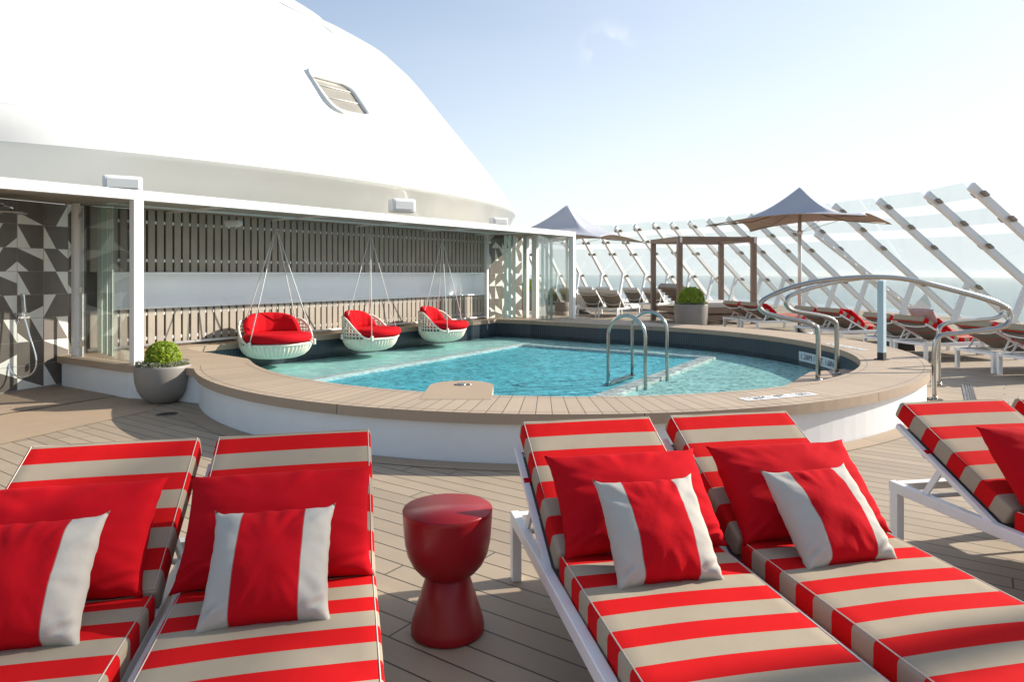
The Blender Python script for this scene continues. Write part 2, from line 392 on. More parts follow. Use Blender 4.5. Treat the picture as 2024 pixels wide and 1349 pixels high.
# ------------------------------------------------------------------ pool outline
PC = V((.5, 10.5))
KO = (4.935, -.086, .174, .272, -.196); KI = (4.303, -.08, -.042, .003, -.069)
def rad(K, t): return K[0]+K[1]*cos(2*t)+K[2]*sin(2*t)+K[3]*cos(t)+K[4]*sin(t)
def circ(K, a0, a1, n, dr=0):
    out = []
    for i in range(n+1):
        t = radians(a0+(a1-a0)*i/n); r = rad(K, t)+dr; out.append((PC.x+r*cos(t), PC.y+r*sin(t)))
    return out
def offset(poly, d):
    """inset a counter-clockwise polygon by d"""
    n = len(poly); out = []
    for i in range(n):
        a, b, c = V(poly[i-1]), V(poly[i]), V(poly[(i+1) % n])
        e1 = (b-a).normalized(); e2 = (c-b).normalized()
        n1 = V((-e1.y, e1.x)); n2 = V((-e2.y, e2.x)); m = (n1+n2)
        if m.length < 1e-6: m = n1
        m.normalize(); k = d/max(.35, m.dot(n1)); out.append((b.x+m.x*k, b.y+m.y*k))
    return out
wdir = V((.482, .876)); wnor = V((.876, -.482))
def wallp(Y): return V((-5.83+.725*(Y-9.26), Y))
ZC = .405
OUTER = [(-4.60,8.10),(-3.98,7.97)]+circ(KO,-147,58,110)+[(2.4,15.95),(1.75,16.35),(1.95,16.95),(.3,18.3),(-1.1,17.0),(-6.25,9.75),(-6.0,9.0)]
INNER = [(-4.43,9.59),(-3.39,8.74)]+circ(KI,-153,72,110)+[(.42,15.72),(-.36,16.12),(-4.78,10.0)]
pool = thing('swimming_pool', 'round swimming pool with timber coping and white curved side wall', 'swimming pool', (.5,10.5,0))
MB().poly(OUTER, ZC-.085, ZC, [INNER], 0, 1).build('coping', [M['coping'], M['coping_edge']], pool, world=True, bevel=.008)
cop = pool.children[0]
# thin seam lines that follow both coping edges
mb = MB()
for K, d in ((KO, -.075), (KI, .07)):
    a = circ(K, -150, 60, 160, d); b = circ(K, -150, 60, 160, d+.005)
    mb.grid([[V((p[0], p[1], ZC+.0012)), V((q[0], q[1], ZC+.0012))] for p, q in zip(a, b)])
mb.build('seam_line', M['slat_dark'], cop, world=True)
side = offset(OUTER, .05)
n = len(side); mb = MB()
mb.add([V((p[0],p[1],-.02)) for p in side]+[V((p[0],p[1],ZC-.084)) for p in side], [(i,(i+1)%n,n+(i+1)%n,n+i) for i in range(n)], 0, False)
mb.build('side_wall', M['pool_white'], pool, world=True)
ins = offset(INNER, -.02); n = len(ins); mb = MB()
mb.add([V((p[0],p[1],-1.3)) for p in ins]+[V((p[0],p[1],ZC-.03)) for p in ins], [(i,(i+1)%n,n+(i+1)%n,n+i) for i in range(n)])
mb.build('waterline_tiles', M['band'], pool, world=True, auto=False)
ZW = .08
DA, DB, DC = W(607,748,.07).xy, W(1026,678,.07).xy, W(1400,703,.07).xy
e1 = (DB-DA).normalized(); e2 = (DC-DB).normalized()
DA0 = DB-e1*10.5; DD0 = DC-e1*9.5; ZS, ZD = .02, -.02
quad = [tuple(DA0), tuple(DD0), tuple(DC), tuple(DB)]
def clip(poly, q):
    """clip a polygon by a convex counter-clockwise quad"""
    out = [V(p) for p in poly]
    for k in range(len(q)):
        a, b = V(q[k]), V(q[(k+1) % len(q)]); src = out; out = []
        side_ = lambda p: (b.x-a.x)*(p.y-a.y)-(b.y-a.y)*(p.x-a.x)
        for m in range(len(src)):
            p, r = src[m-1], src[m]; sp, sr = side_(p), side_(r)
            if (sp >= 0) != (sr >= 0): out.append(p+(r-p)*(sp/(sp-sr)))
            if sr >= 0: out.append(r)
    return [tuple(p) for p in out]
area = sum(quad[i-1][0]*quad[i][1]-quad[i][0]*quad[i-1][1] for i in range(4))
qd = quad if area > 0 else quad[::-1]
full = offset(INNER, -.05)
MB().poly(full, ZS-.03).build('shelf_floor', M['shelf'], pool, world=True, auto=False)
MB().poly(clip(full, qd), ZS-.024).build('deep_floor', M['deep'], pool, world=True, auto=False)
# pale weir that rims the deep part, just under the surface
mb = MB()
def strip(a, b, w, z0, z1):
    d = (b-a).normalized(); nn = V((-d.y, d.x))
    mb.poly([tuple(a-nn*w/2), tuple(b-nn*w/2), tuple(b+nn*w/2), tuple(a+nn*w/2)], z0, z1)
strip(DA-e1*.9, DB+e1*.065, .13, ZS-.026, ZS+.026)
strip(DB+e2*.11, DC+e2*.11, .13, ZS-.026, ZS+.026)
strip(DC-e1*.11, DC-e1*5.6, .2, ZS-.026, ZS+.026)
mb.build('weir', M['weir'], pool, world=True)
# in-pool timber landing and half-round platform
MB().poly([(-.80,5.9),(-.18,5.9)]+[(-.49+.31*cos(a), 6.62+.30*sin(a)) for a in [pi*k/14 for k in range(15)]], -1.1, ZC+.003, mi=0, mside=1).build('platform', [M['deck_plain'], mat('platform_side', (.47,.40,.32), .55, var=.05)], pool, world=True, bevel=.012)
MB().poly([(2.8,7.35),(3.1,7.79),(3.9,8.95),(4.5,9.25),(4.75,8.6),(4.3,7.4)], -1.1, .2, mi=0, mside=0).build('landing', M['coping_edge'], pool, world=True, bevel=.008)
MB().lathe([(0,.0),(.055,.0),(.06,.004),(.045,.008),(.0,.008)], (-.50,6.66,ZC+.006), 28).lathe([(0,0),(.03,0),(.032,.004),(0,.006)], (-.425,6.67,ZC+.006), 20).build('platform_cap', M['steel'], pool, world=True)
# ------------------------------------------------------------------ lettering
def text_mesh(body, size):
    cu = bpy.data.curves.new('lettering_curve', 'FONT'); cu.body = body; cu.size = size; cu.align_x = 'CENTER'; cu.align_y = 'CENTER'
    ob = bpy.data.objects.new('lettering_tmp', cu); col.objects.link(ob)
    dg = bpy.context.evaluated_depsgraph_get(); me = bpy.data.meshes.new_from_object(ob.evaluated_get(dg))
    vs = [v.co.copy() for v in me.vertices]; fs = [tuple(p.vertices) for p in me.polygons]
    bpy.data.objects.remove(ob); bpy.data.meshes.remove(me); bpy.data.curves.remove(cu)
    return vs, fs
M['sign_blue'] = mat('pale_sign_plate', (.58,.66,.70), .4, var=.03)
M['sign_white'] = mat('white_sign_plate', (.78,.78,.76), .5, var=.04, vscale=20)
M['ink'] = mat('sign_ink', (.02,.022,.028), .5)
SIGN = '1.26M / 4FT. 1.6IN.'
def bend_sign(K, t0, wide, hgt, zc, dr):
    t0 = radians(t0); r0 = rad(K, t0)
    def f(x, y, o): # x along the wall seen from the pool centre, y up
        t = t0-x/r0; r = rad(K, t)+dr-o; return V((PC.x+r*cos(t), PC.y+r*sin(t), zc+y))
    pl = MB().grid([[f(-wide/2+wide*i/16, y, .0) for y in (-hgt/2, hgt/2)] for i in range(17)])
    vs, fs = text_mesh(SIGN, hgt*.78); w = max(v.x for v in vs)-min(v.x for v in vs); k = wide*.9/w
    return pl, MB().add([f(v.x*k, v.y, .004) for v in vs], fs)
pl, tx = bend_sign(KI, -.5, 1.2, .155, .158, -.024)
s = pl.build('depth_marker', M['sign_blue'], pool, world=True, auto=False); tx.build('lettering', M['ink'], s, world=True, auto=False)
def flat_sign(p, ang, wide, hgt, z):
    R = Matrix.Rotation(ang, 3, 'Z')
    pl = MB().add([R@V((x,y,0))+V((p[0],p[1],z)) for x,y in ((-wide/2,-hgt/2),(wide/2,-hgt/2),(wide/2,hgt/2),(-wide/2,hgt/2))], [(0,1,2,3)])
    vs, fs = text_mesh(SIGN, hgt*.95); w = max(v.x for v in vs)-min(v.x for v in vs); k = wide*.9/w
    tx = MB().add([R@V((v.x*k, v.y, 0))+V((p[0],p[1],z+.003)) for v in vs], fs)
    s = pl.build('depth_marker', M['sign_white'], pool, world=True, auto=False); tx.build('lettering', M['ink'], s, world=True, auto=False)
c1 = W(1540,785,ZC); flat_sign(c1, radians(22), .80, .13, ZC+.004)
c2 = W(1672,686,ZC); flat_sign(c2, radians(98), .9, .13, ZC+.004)
# ------------------------------------------------------------------ pool water
def water_mat():
    m = bpy.data.materials.new('pool_water'); m.use_nodes = True; t = NT(m); nt = m.node_tree; nt.nodes.remove(nt.nodes['Principled BSDF'])
    g = t.n('ShaderNodeNewGeometry'); pos = g.outputs['Position']
    sp = t.n('ShaderNodeSeparateXYZ'); t.L(pos, sp.inputs[0])
    # side of the weir line: calmer over the swing shelf
    sd = t.m('ADD', t.m('MULTIPLY', t.m('SUBTRACT', sp.outputs[0], DA.x), .849), t.m('MULTIPLY', t.m('SUBTRACT', sp.outputs[1], DA.y), -.529))
    mr = t.n('ShaderNodeMapRange'); mr.inputs['From Min'].default_value = -.3; mr.inputs['From Max'].default_value = .5; mr.inputs['To Min'].default_value = .16; mr.inputs['To Max'].default_value = 1.0
    t.L(sd, mr.inputs['Value'])
    w1 = t.noise(pos, 5.5, 2, .5); w2 = t.noise(pos, 15, 3, .55); w3 = t.noise(pos, 2.0, 2)
    # ridged ripples
    rd = t.m('ABSOLUTE', t.m('SUBTRACT', w1, .5)); rd2 = t.m('ABSOLUTE', t.m('SUBTRACT', w2, .5))
    hgt = t.m('ADD', t.m('ADD', t.m('MULTIPLY', rd, -1.2), t.m('MULTIPLY', rd2, -.45)), t.m('MULTIPLY', w3, .9))
    bp = t.n('ShaderNodeBump'); bp.inputs['Distance'].default_value = .06; t.L(hgt, bp.inputs['Height']); t.L(mr.outputs[0], bp.inputs['Strength'])
    # light network: caustics and lensing painted into the surface tint (acts on sun and view alike)
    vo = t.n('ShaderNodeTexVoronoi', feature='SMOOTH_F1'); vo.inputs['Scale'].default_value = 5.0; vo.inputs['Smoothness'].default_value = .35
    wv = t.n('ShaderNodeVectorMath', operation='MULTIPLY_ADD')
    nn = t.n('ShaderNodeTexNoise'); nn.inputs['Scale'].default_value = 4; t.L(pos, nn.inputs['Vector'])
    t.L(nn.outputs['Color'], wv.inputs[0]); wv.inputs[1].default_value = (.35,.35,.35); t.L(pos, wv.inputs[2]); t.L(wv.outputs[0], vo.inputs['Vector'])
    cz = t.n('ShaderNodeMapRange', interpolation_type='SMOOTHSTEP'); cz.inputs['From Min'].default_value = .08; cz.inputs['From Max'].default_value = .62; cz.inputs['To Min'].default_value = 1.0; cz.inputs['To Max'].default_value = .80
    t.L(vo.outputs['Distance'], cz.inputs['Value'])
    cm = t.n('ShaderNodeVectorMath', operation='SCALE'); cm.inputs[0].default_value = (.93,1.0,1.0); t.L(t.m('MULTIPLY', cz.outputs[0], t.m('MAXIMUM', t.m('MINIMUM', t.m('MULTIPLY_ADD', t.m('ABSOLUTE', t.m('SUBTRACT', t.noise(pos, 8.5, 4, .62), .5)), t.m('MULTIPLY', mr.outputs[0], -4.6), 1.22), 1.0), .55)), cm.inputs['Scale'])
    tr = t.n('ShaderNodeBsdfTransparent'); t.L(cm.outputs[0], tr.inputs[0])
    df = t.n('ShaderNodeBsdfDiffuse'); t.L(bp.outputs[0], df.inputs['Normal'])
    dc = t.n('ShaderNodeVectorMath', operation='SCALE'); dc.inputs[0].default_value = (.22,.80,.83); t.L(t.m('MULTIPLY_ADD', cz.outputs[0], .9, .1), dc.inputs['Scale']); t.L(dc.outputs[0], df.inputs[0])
    ms = t.n('ShaderNodeMixShader'); ms.inputs[0].default_value = .0; t.L(tr.outputs[0], ms.inputs[1]); t.L(df.outputs[0], ms.inputs[2])
    gl = t.n('ShaderNodeBsdfGlossy'); gl.inputs['Roughness'].default_value = .03; t.L(bp.outputs[0], gl.inputs['Normal'])
    fr = t.n('ShaderNodeFresnel'); fr.inputs['IOR'].default_value = 1.3; t.L(bp.outputs[0], fr.inputs['Normal'])
    mx = t.n('ShaderNodeMixShader'); t.L(t.m('MULTIPLY', fr.outputs[0], .38), mx.inputs[0]); t.L(ms.outputs[0], mx.inputs[1]); t.L(gl.outputs[0], mx.inputs[2])
    t.L(mx.outputs[0], nt.nodes['Material Output'].inputs['Surface']); return m
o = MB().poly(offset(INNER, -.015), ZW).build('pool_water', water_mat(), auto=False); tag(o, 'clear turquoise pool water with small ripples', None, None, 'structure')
# ------------------------------------------------------------------ deck
ribX = [(2046,483,16.4,5),(1948,487,18.3,4),(1840,489.4,20.4,5),(1741,491,22.5,7),(1656.7,492,24.5,10),(1600.5,495.2,25.9,12),(1553.9,496.4,27.3,15),(1504.5,498.6,28.7,18),(1461.8,500,30.1,20),(1417.5,501.4,31.5,26),(1375.5,501.8,32.9,32),(1334.5,500,34.2,38),(1293.6,502,35.3,42),(1252,503.3,36.3,47),(1210.6,502.8,37.1,52),(1170.6,503.3,37.8,56),(1127,503.5,38.3,60),(1086,504,38.6,63),(1045,504,38.8,66)]
RIB = []
for px, py, Y, al in ribX:
    p = D(px, py, Y); o = V((cos(radians(al)), sin(radians(al)), 0)); RIB.append((p, o))
edge = [(p.x+o.x*1.19*p.z+o.x*.5, p.y+o.y*1.19*p.z+o.y*.5) for p, o in RIB]
DECK = [(-16,-5),(17.5,-5),(17.5,8)]+edge+[(-16,44)]
o = MB().poly(DECK, 0, None, [offset(INNER, -.12)]).build('deck', M['deck'], loc=(0,0,0)); tag(o, 'brown composite plank deck with dark caulk seams', None, None, 'structure')
MB().poly([(p[0]*1.0, p[1]) for p in DECK], -3.0, -2.5).build('deck_slab', M['white_paint'], loc=(0,0,-3)); tag(bpy.data.objects['deck_slab'], kind='structure')
a = circ(KO,-139,60,120,-.04); b = circ(KO,-139,60,120,.15)
o = MB().grid([[V((p[0],p[1],.004)), V((q[0],q[1],.004))] for p, q in zip(a, b)], smooth=False).build('deck_border', M['deck_border'], auto=False); tag(o, kind='structure')
# plain band that runs along the podium on the shower side
band = [W(-330,955,0), W(262,820.5,0), W(300,812,0), W(330,790,0), W(262,779,0), W(0,823,0), W(-330,876,0)]
o = MB().poly([(p.x,p.y) for p in band], .004).build('deck_path', M['deck_plain']); tag(o, kind='structure')
sh = [W(-330,874,0), W(0,821,0), W(258,779.5,0), V((-5.9,9.6,0)), V((-9,3.5,0))]
o = MB().poly([(p.x,p.y) for p in sh], .008).build('shower_floor', M['deck_shower']); tag(o, kind='structure')
# ------------------------------------------------------------------ sea
def sea_mat():
    m = mat('sea_water', (.045,.10,.115), .18, spec=.5); t = NT(m); b = m.node_tree.nodes['Principled BSDF']
    tc = t.n('ShaderNodeTexCoord'); mp = t.n('ShaderNodeMapping'); mp.inputs['Scale'].default_value = (1,1,1); t.L(tc.outputs['Object'], mp.inputs[0])
    n1 = t.noise(mp.outputs[0], .12, 4, .6); n2 = t.noise(mp.outputs[0], .012, 3)
    bp = t.n('ShaderNodeBump'); bp.inputs['Strength'].default_value = .9; bp.inputs['Distance'].default_value = 1.6
    t.L(n1, bp.inputs['Height']); t.L(bp.outputs[0], b.inputs['Normal'])
    t.L(t.mix(t.m('MULTIPLY_ADD', n1, .7, t.m('MULTIPLY_ADD', n2, .6, -.2)), (.035,.095,.11), (.075,.15,.155)), b.inputs['Base Color'])
    return m
o = MB().add([(-14000,-3000,0),(14000,-3000,0),(14000,16000,0),(-14000,16000,0)], [(0,1,2,3)]).build('sea', sea_mat(), loc=(0,0,0), auto=False)
o.location = (0,0,-34); o.rotation_euler = (0, radians(.33), 0); tag(o, 'calm grey green sea fading into haze', None, None, 'structure')
# ------------------------------------------------------------------ ship superstructure
su, sv = V((.545,.838)), V((.838,-.545))
SIL = [(400,-40),(500,-14),(540,0),(600,17),(640,45),(663,69),(690,84),(730,104),(780,135),(820,172),(850,207),(885,250),(920,292),(960,340),(1000,392),(1021,424)]
def sily(px):
    for (a,b),(c,d) in zip(SIL, SIL[1:]):
        if a <= px <= c: return b+(d-b)*(px-a)/(c-a)
    return SIL[0][1] if px < SIL[0][0] else SIL[-1][1]
def section(s, n=96):
    out = []
    for i in range(n):
        th = 2*pi*i/n; A = 10.5*s if cos(th) > 0 else 10.6+(1-s)*16
        
        p = su*(12.5+A*cos(th))+sv*(-16.4+5*s*sin(th)); out.append(V((p.x, p.y)))
    return out
def sec_z(s):
    best = max((p for p in section(s, 720) if p.y > 1), key=lambda p: p.x/p.y)
    px = 1012+F*best.x/best.y; return H+(540-sily(px))*best.y/F
levels = [1-.02*k for k in range(0, 45)]
P = []; 
for s in levels: P.append([V((p.x, p.y, sec_z(s))) for p in section(s)])
zt = P[-1][0].z; P.append([V((su.x*12.5+sv.x*-16.4, su.y*12.5+sv.y*-16.4, zt+.2))]*96)
hull = thing('ship_superstructure', 'huge curved white ship superstructure rising behind the slatted wall', 'superstructure', (-6.9,19.4,2))
shellmb = MB().grid(P, cv=True); shell = shellmb.build('shell', M['hull_white'], hull, world=True)
BV = BVHTree.FromPolygons([v[:] for v in shellmb.v], shellmb.f)
rim = P[0]
cv = [[V((p.x,p.y,p.z-.0)) for p in rim]]
for s, z in ((1.0,-.03),(.995,-.10),(.985,-.2),(.97,-.42),(.95,-.7),(.93,-1.0),(.91,-1.35),(.90,-1.8),(.895,-2.6),(.895,-3.6)):
    cv.append([V((rim[i].x*0+q.x, q.y, rim[i].z+z)) for i, q in enumerate(section(s) if s < 1 else section(1))])
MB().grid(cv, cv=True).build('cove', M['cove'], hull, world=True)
# raised weld line over the upper tier
def hit(px, py, off=0):
    d = V(((px-1012)/F, 1, -(py-540)/F)).normalized(); r = BV.ray_cast(V((0,0,H)), d)
    if r[0] is None: return None
    nrm = r[1] if r[1].dot(d) < 0 else -r[1]
    return r[0]+nrm*off
# window: rounded skewed frame lying on the shell
def rounded(pts, r, k=7):
    out = []; n = len(pts)
    for i in range(n):
        a, b, c = V(pts[i-1]), V(pts[i]), V(pts[(i+1) % n]); rr = r[i] if isinstance(r, (list, tuple)) else r
        p = b+(a-b).normalized()*rr; q = b+(c-b).normalized()*rr
        for j in range(k+1):
            t = j/k; out.append(p*(1-t)**2+b*2*t*(1-t)+q*t*t)
    return out
wo = rounded([(601,135),(698,163),(744,237),(655,222)], [10,24,12,32])
wi = rounded([(612,152),(686,172),(725,230),(662,219)], [8,20,8,26])
win = thing('x', None, None); bpy.data.objects.remove(win)
def ringmesh(loops): 
    m = MB(); m.grid([[q for q in L] for L in loops], cv=True, smooth=True); return m
O0 = [hit(p.x,p.y,-.05) for p in wo]; O1 = [hit(p.x,p.y,.07) for p in wo]; I1 = [hit(p.x,p.y,.07) for p in wi]; I0 = [hit(p.x,p.y,.012) for p in wi]
wf = ringmesh([O0,O1,I1,I0]).build('window', M['lamp_grey'], hull, world=True)
g = MB(); g.add(I0+[sum(I0, V())/len(I0)], [(i,(i+1)%len(I0),len(I0)) for i in range(len(I0))]); g.build('pane', M['window_glass'], wf, world=True)
mb = MB()
for f0 in (.2,.58):
    a = hit(612+(662-612)*f0+3,152+(219-152)*f0+2,.025); b = hit(686+(725-686)*f0-3,172+(230-172)*f0,.025); mb.tube([a,(a+b)/2,b], .012, 6)
mb.build('glazing_bar', M['white_paint'], wf, world=True)
mb = MB(); pts = [hit(x, y, .01) for x, y in ((530,-6),(560,9),(600,28),(640,52),(658,66))]; pts = [p for p in pts if p]
if len(pts) > 2: mb.tube(smooth_path(pts,4), .018, 6); mb.build('panel_seam', M['lamp_grey'], hull, world=True)
def housing(name, label, cat, px0, px1, y0, y1, Y, dp, sl=0):
    a = D(px0,y1,Y); b = D(px1,y0,Y); w = b.x-a.x; h = b.z-a.z; c = (a+b)/2
    r = thing(name, label, cat, (c.x, c.y, a.z), radians(30))
    m = rbox(w/2, dp/2, h/2, .045, 3, 3, 2); m.v = [v+V((0,0,h/2)) for v in m.v]; m.build('housing', M['white_paint'], r)
    MB().box((0,-dp/2-.012,h*.5),(w*.8,.02,h*.6)).build('lens', M['lamp_grey'], r, bevel=.008)
housing('floodlight','long white floodlight box above the shower canopy','light',208,277,349,380,11.3,.3)
housing('floodlight','white floodlight box on the cove above the middle swing seat','light',770,818,394,421,15.4,.35)
housing('floodlight','small white light box near the pointed end of the cove','light',968,1002,431,448,19.6,.3)
# ------------------------------------------------------------------ pergola / canopy
fd = V((.587,.81)); fn = V((.81,-.587))     # fascia direction and its outward normal
A2 = V((-4.51,8.2))
def fas(t, off=0): p = A2+fd*t-fn*off; return V((p.x, p.y))
ZF0, ZF1 = 2.378, 2.492
per = thing('pergola', 'long white flat roofed pergola over the swing seats', 'pergola', (-2,12,ZC))
L0, L1 = -5.5, 10.22
Rz = Matrix.Rotation(atan2(fd.y, fd.x), 3, 'Z')
def fbox(mb, t0, t1, o0, o1, z0, z1, mi=0):
    pts = [fas(t0,o0), fas(t1,o0), fas(t1,o1), fas(t0,o1)]
    mb.poly([tuple(p) for p in pts], z0, z1, mi=mi)
fb = MB(); fbox(fb, L0, L1, -.06, .06, ZF0, ZF1); fbox(fb, L1-.12, L1, .063, 3.2, ZF0+.003, ZF1-.003)
fb.build('fascia', M['white_paint'], per, world=True, bevel=.006)
roofpoly = [tuple(fas(L0,.058)), tuple(fas(L1-.122,.058)), tuple(fas(L1-.122,3.15)), (-.75,17.4), (-.9,16.6), (-5.95,9.25), (-6.1,8.9), (-8.3,3.0)]
MB().poly(roofpoly, ZF0+.045, ZF0+.095).build('ceiling', M['ceiling'], per, world=True)
mb = MB()
for t in (1.25, 3.05, 4.9, 6.8, 8.55):     # thin cross members under the boards, with the long trim
    fbox(mb, t-.012, t+.012, .07, 2.4, ZF0+.012, ZF0+.043)
fbox(mb, .1, 8.5, 1.02, 1.045, ZF0+.010, ZF0+.043)
mb.build('batten', M['white_paint'], per, world=True)
def post(p, w, z0, z1, d=None):
    R = Rz; MB().box((p.x,p.y,(z0+z1)/2),(d or w,w,z1-z0),0,R).build('post', M['white_paint'], per, world=True, bevel=.004)
post(fas(0), .115, ZC, ZF0); post(V((.572,16.6)), .135, ZC, ZF0+.045); post(fas(10.155,.0), .125, ZC, ZF0)
bl = V((-5.74,8.98)); post(bl, .10, ZC, ZF0+.04, .07)
MB().box((-5.66,8.945,(ZC+ZF0)/2),(.08,.03,ZF0-ZC)).build('jamb', M['white_paint'], per, world=True)
j2 = V((-.61,16.38)); post(j2, .09, ZC, ZF0+.04); post(V((.345,16.75)), .11, ZC, ZF0+.04)
# slatted wall
wall = thing('slatted_wall', 'taupe vertical slat wall with long white recessed niche', 'wall', (-3.3,13.8,ZC))
wl = [wallp(9.3), wallp(16.45)]
LW = (wl[1]-wl[0]).length; wd = (wl[1]-wl[0]).normalized(); wn = V((wd.y,-wd.x))
def wp(t, off, z): p = wl[0]+wd*t+wn*off; return V((p.x,p.y,z))
def wbox(mb, t0, t1, o0, o1, z0, z1, mi=0):
    mb.poly([tuple(wp(t0,o0,0).xy), tuple(wp(t0,o1,0).xy), tuple(wp(t1,o1,0).xy), tuple(wp(t1,o0,0).xy)], z0, z1, mi=mi)
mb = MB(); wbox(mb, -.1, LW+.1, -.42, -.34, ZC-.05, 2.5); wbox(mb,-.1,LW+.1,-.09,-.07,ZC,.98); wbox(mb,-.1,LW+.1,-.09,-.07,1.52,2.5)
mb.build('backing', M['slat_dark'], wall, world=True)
NT0, NT1 = .35, LW-.12
up, lo = MB(), MB(); spc = MB(); k = 0; t = .05
while t < LW-.05:
    w = .097
    wbox(up, t, t+w, -.035, .0, 1.515, 2.42); wbox(lo, t, t+w, -.035, .0, ZC+.06, .975)
    for z in (2.22, 1.66, .88, .52): wbox(spc, t+w+.003, t+.1285, -.045, -.012, z, z+.045)
    t += .130
up.build('upper_slats', M['slat'], wall, world=True); lo.build('lower_slats', M['slat'], wall, world=True); spc.build('spacers', M['niche'], wall, world=True)
nb = MB()
wbox(nb, NT0, NT1, -.3, -.28, 1.0, 1.49); wbox(nb, NT0, NT1, -.279, .03, 1.487, 1.512); wbox(nb, NT0, NT1, -.279, .03, .978, 1.006)
wbox(nb, NT0-.02, NT0, -.3, .03, .978, 1.512); wbox(nb, NT1, NT1+.02, -.3, .03, .978, 1.512)
nb.build('niche', M['niche'], wall, world=True, bevel=.003)
MB().tube([wp(.0,.05,ZC+.045), wp(LW*.5,.05,ZC+.045), wp(LW,.05,ZC+.045)], .022, 8).build('base_rail', M['metal_white'], wall, world=True)
def tiled(name, label, a, b, z0, z1, ts, seedv, cap=True):
    random.seed(seedv); a, b = V(a), V(b); d = (b-a); L = d.length; d = d.normalized(); nn = V((d.y,-d.x))
    mb = MB(); r = thing(name, label, 'wall', ((a.x+b.x)/2,(a.y+b.y)/2,z0))
    q = [a-nn*.12, b-nn*.12, b-nn*.003, a-nn*.003]; MB().poly([tuple(p) for p in (a-nn*.003,b-nn*.003,b-nn*.12,a-nn*.12)], z0, z1).build('backing', M['grout'], r, world=True)
    g = .003; iz = 0; z = z1
    while z > z0+.02:
        zl = max(z0, z-ts[1]); x = 0
        while x < L-.02:
            xr = min(L, x+ts[0])
            def P(u, w): p = a+d*(x+g+(xr-x-2*g)*u); return V((p.x,p.y,zl+g+(z-zl-2*g)*w))
            c = [(0,0),(1,0),(1,1),(0,1)]; k = random.randrange(4); long_u = random.random() < .5
            p0 = c[k]; p1 = c[(k+1)%4]; p3 = c[(k+3)%4]
            if random.random() < .04: mb.add([P(*c[i]) for i in range(4)], [(0,1,2,3)], 0)
            else:
                h = .5
                m1 = p1 if long_u else tuple((p0[i]+(p1[i]-p0[i])*h) for i in (0,1))
                m3 = p3 if not long_u else tuple((p0[i]+(p3[i]-p0[i])*h) for i in (0,1))
                mb.add([P(*p0),P(*m1),P(*m3)], [(0,1,2)], 1)
                if random.random() < .38:
                    q0 = c[(k+2)%4]; q1 = c[(k+3)%4]; q3_ = c[(k+1)%4]
                    h2 = .42
                    n1 = tuple(q0[i]+(q1[i]-q0[i])*h2 for i in (0,1)); n3 = tuple(q0[i]+(q3_[i]-q0[i])*h2 for i in (0,1))
                    rest = [m1]+([] if m1 == p1 else [p1])+[n3,n1]+([] if m3 == p3 else [p3])+[m3]
                    mb.add([P(*q0),P(*n1),P(*n3)], [(0,1,2)], 1); mb.add([P(*p) for p in rest], [tuple(range(len(rest)))], 0); x = xr; continue
                rest = [m1]+([] if m1 == p1 else [p1])+[c[(k+2)%4]]+([] if m3 == p3 else [p3])+[m3]
                mb.add([P(*p) for p in rest], [tuple(range(len(rest)))], 0)
            x = xr
        z = zl
    mb.build('tiles', [M['tile_dark'], M['tile_white']], r, world=True, auto=False)
    return r
tiled('tiled_wall', 'dark and white triangle patterned shower wall with hand shower', (-7.05,6.4), (-5.93,9.42), .0, ZF0+.042, (.335,.30), 5)
tiled('tiled_wall', 'triangle patterned tile wall at the far end beyond the slats', (-.58,16.5), (.25,17.35), ZC, ZF0+.042, (.24,.31), 9)
# folding glass leaves
def gleaf(parent, a, b, z0, z1, m='glass', nm='leaf', th=.012):
    MB().beam((a.x,a.y,(z0+z1)/2),(b.x,b.y,(z0+z1)/2), th, z1-z0).build(nm, M[m], parent, world=True)
gs = thing('glass_screen', 'folding glass screen beside the shower, leaves stacked near the post', 'glass screen', (-5.1,8.6,ZC))
gleaf(gs, V((-5.66,8.93)), V((-4.60,8.26)), ZC+.01, ZF0-.02, 'glass', 'pane')
for px in (197.5,208,218.5):
    p = W(px, 700+(px-197)*.3, ZC); gleaf(gs, p.xy+V((-.03,.0)), p.xy+V((.03,.0)), ZC+.015, ZF0+.02, 'glass_edge', 'leaf', .02)
hm = MB()
for z in (2.24,1.28,.58): hm.box((-5.62,8.90,z),(.045,.03,.075))
hm.build('hinge', M['steel'], gs, world=True)
gs = thing('glass_screen', 'folded glass leaves in front of the far patterned tile wall', 'glass screen', (-.1,17.2,ZC))
gleaf(gs, V((-.5,16.2)), V((.32,16.5)), ZC+.01, ZF0, 'glass', 'pane')
for px in (999,1007.5,1016.5): p = D(px,620,16.1); gleaf(gs, p.xy+V((-.033,0)), p.xy+V((.033,0)), ZC+.02, ZF0+.01, 'glass_edge', 'leaf', .02)
hm = MB()
for z in (2.24,1.28,.58): hm.box((-.53,16.28,z),(.05,.03,.08))
hm.build('hinge', M['steel'], gs, world=True)
gs = thing('glass_screen', 'folded glass leaves between the last two pergola posts', 'glass screen', (1,15.8,ZC))
for px in (1072.5,1081,1089.5): p = D(px,620,15.9); gleaf(gs, p.xy+V((-.033,0)), p.xy+V((.033,0)), ZC+.01, ZF0+.01, 'glass_edge', 'leaf', .02)
gleaf(gs, V((.6,15.5)), V((1.35,16.3)), ZC+.01, ZF0, 'glass', 'pane')
